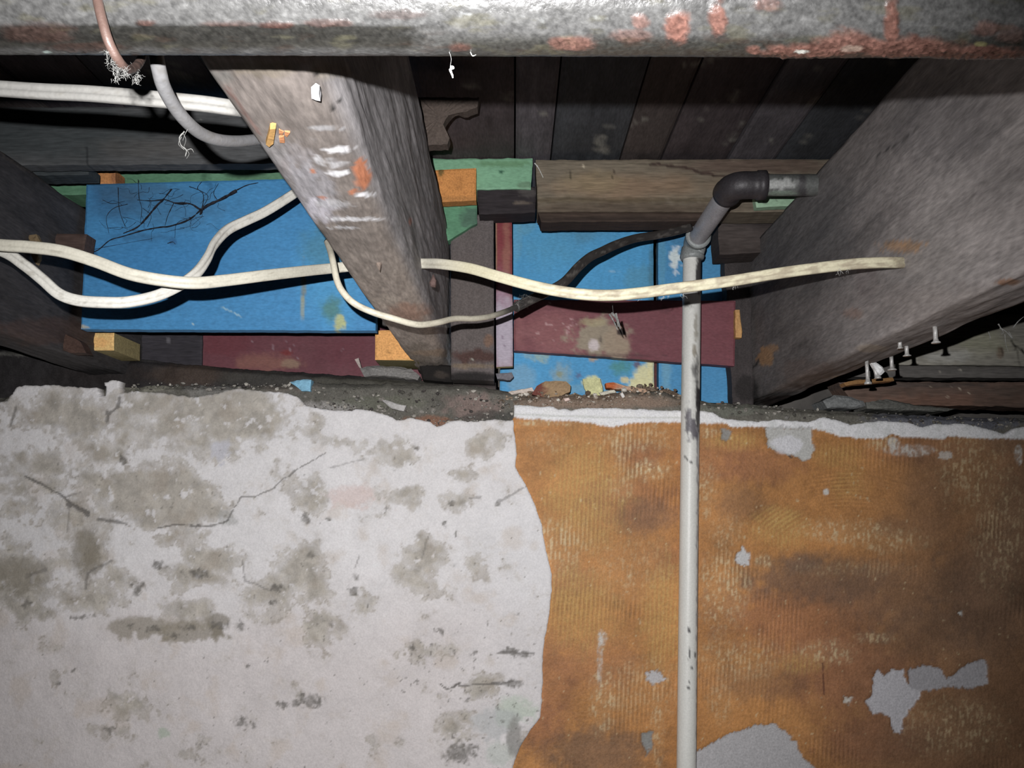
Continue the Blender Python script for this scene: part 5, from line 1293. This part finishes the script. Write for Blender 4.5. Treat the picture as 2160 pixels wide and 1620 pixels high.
def crumbs(name, spots, seed):
    rg = random.Random(seed)
    V = []; Fc = []; C = []
    ico = [(0, 0, 1), (.894, 0, .447), (.276, .851, .447), (-.724, .526, .447), (-.724, -.526, .447), (.276, -.851, .447), (.724, .526, -.447), (-.276, .851, -.447), (-.894, 0, -.447), (-.276, -.851, -.447), (.724, -.526, -.447), (0, 0, -1)]
    tri = [(0, 1, 2), (0, 2, 3), (0, 3, 4), (0, 4, 5), (0, 5, 1), (1, 6, 2), (2, 7, 3), (3, 8, 4), (4, 9, 5), (5, 10, 1), (6, 7, 2), (7, 8, 3), (8, 9, 4), (9, 10, 5), (10, 6, 1), (11, 7, 6), (11, 8, 7), (11, 9, 8), (11, 10, 9), (11, 6, 10)]
    for (x0, x1, line, lo_, hi_, Y0, Y1, n, smin, smax, cols) in spots:
        for k in range(n):
            px = rg.uniform(x0, x1)
            py = float(np.interp(px, [p[0] for p in line], [p[1] for p in line])) + rg.uniform(lo_, hi_)
            c = P(px, py, rg.uniform(Y0, Y1))
            sz = smin + (smax - smin) * rg.random() ** 3
            sx, sy, sz_ = sz * rg.uniform(.7, 1.4), sz * rg.uniform(.7, 1.3), sz * rg.uniform(.5, 1.0)
            an = rg.uniform(0, 6.28); ca, sa = math.cos(an), math.sin(an)
            b0 = len(V)
            cc = S(*rg.choice(cols)) / .74 * rg.uniform(.8, 1.2)
            for (a_, b_, c_) in ico:
                j = rg.uniform(.75, 1.2)
                x, y = a_ * sx * j, b_ * sy * j
                V.append((c.x + x * ca - y * sa, c.y + x * sa + y * ca, c.z + c_ * sz_ * j)); C.append(cc)
            Fc += [[b0 + q for q in t] for t in tri]
    return mesh_obj(name, V, Fc, M['mortar'], np.clip(np.array(C), .01, .85), None)
RUBT = [(1046, 842), (1080, 836), (1140, 826), (1200, 828), (1240, 832), (1300, 830), (1335, 818), (1370, 812), (1400, 818), (1430, 826), (1450, 840), (1500, 850), (1560, 852)]
MBT = [(0, 838), (40, 822), (260, 818), (300, 812), (420, 812), (600, 812), (660, 806), (760, 808), (1000, 812), (1086, 826)]
MBB = [(640, 858), (745, 868), (838, 884), (922, 900), (1000, 890), (1086, 888)]
MRT = [(1500, 850), (1580, 852), (1700, 866), (1780, 868), (2000, 880), (2160, 884)]
CB = [(122, 106, 92), (110, 100, 88), (140, 124, 108), (96, 82, 70), (150, 140, 128), (196, 190, 180)]
CG = [(92, 90, 84), (110, 108, 104), (74, 70, 68), (130, 126, 120), (160, 156, 148)]
o = crumbs('mortar_crumbs', [(1052, 1460, RUBT, -3, 22, 1.256, 1.274, 330, .0012, .0048, CB), (1090, 1440, RUBT, 4, 30, 1.250, 1.262, 160, .0008, .0024, CB), (270, 620, MBT, -4, 10, 1.252, 1.262, 120, .0010, .0042, CG), (640, 1080, MBT, 10, 60, 1.250, 1.262, 200, .0009, .0036, CG),
                              (650, 1080, MBB, -14, 2, 1.246, 1.258, 120, .0010, .0040, CG), (1480, 2160, MRT, -3, 22, 1.250, 1.260, 200, .0010, .0040, CG)], 51)
tag(o, 'scattered mortar crumbs and grit along the whole wall head', 'rubble', kind='stuff')

# ================================================================== COBWEBS AND DUST
o = web('dust_thread', [([(946, 106), (950, 122), (952, 138)], .5), ([(948, 140), (956, 144), (950, 150), (957, 160)], 3.0), ([(950, 146), (952, 156), (954, 164)], 3.6), ([(992, 112), (998, 116), (1003, 114)], 1.4)], .300, .00016, 'web', None, 5, .0)
tag(o, 'white dust clot hanging on a thread from the rusty iron pipe', 'cobweb', 'cobwebs')
o = web('cobweb', [([(388, 276), (380, 292), (382, 305), (392, 318), (390, 330)], 1.6), ([(392, 318), (402, 314), (408, 320)], 1.0), ([(384, 290), (378, 305), (388, 318)], .8), ([(396, 272), (388, 285), (384, 296)], .7), ([(386, 280), (394, 296), (388, 312)], .6), ([(390, 310), (398, 322), (394, 334)], .7)], .405, .00022, 'fluff', None, 6, .0)
tag(o, 'wispy cobweb hanging from the thick grey cable', 'cobweb', 'cobwebs')
o = web('cobweb', [([(1292, 632), (1294, 650), (1296, 662)], .8), ([(1290, 658), (1298, 672), (1306, 690)], 6.0), ([(1286, 662), (1296, 678), (1304, 696)], 4.0), ([(1298, 660), (1302, 676), (1308, 694)], 4.0)], .90, .00030, 'fluff', None, 7, .0)
tag(o, 'grey wad of web dangling in front of the dull red board', 'cobweb', 'cobwebs')
o = web('cobweb', [([(2110, 690), (2122, 702), (2134, 716), (2128, 700)], 3), ([(2105, 684), (2116, 700), (2112, 706)], 2.4), ([(2138, 690), (2148, 676), (2158, 668)], 2.6), ([(2120, 706), (2122, 724), (2128, 742)], 1.4), ([(2086, 700), (2089, 712), (2088, 722)], 1.6)], .70, .00022, 'fluff', None, 8, .0)
tag(o, 'dusty cobweb under the edge of the nailed joist', 'cobweb', 'cobwebs')
o = web('cobweb', [([(1128, 345), (1134, 356), (1144, 376)], 3.0)], YK - .004, .0004, 'web', None, 9, .0)
tag(o, 'single pale straw leaning between the green and the brown timber', 'straw')
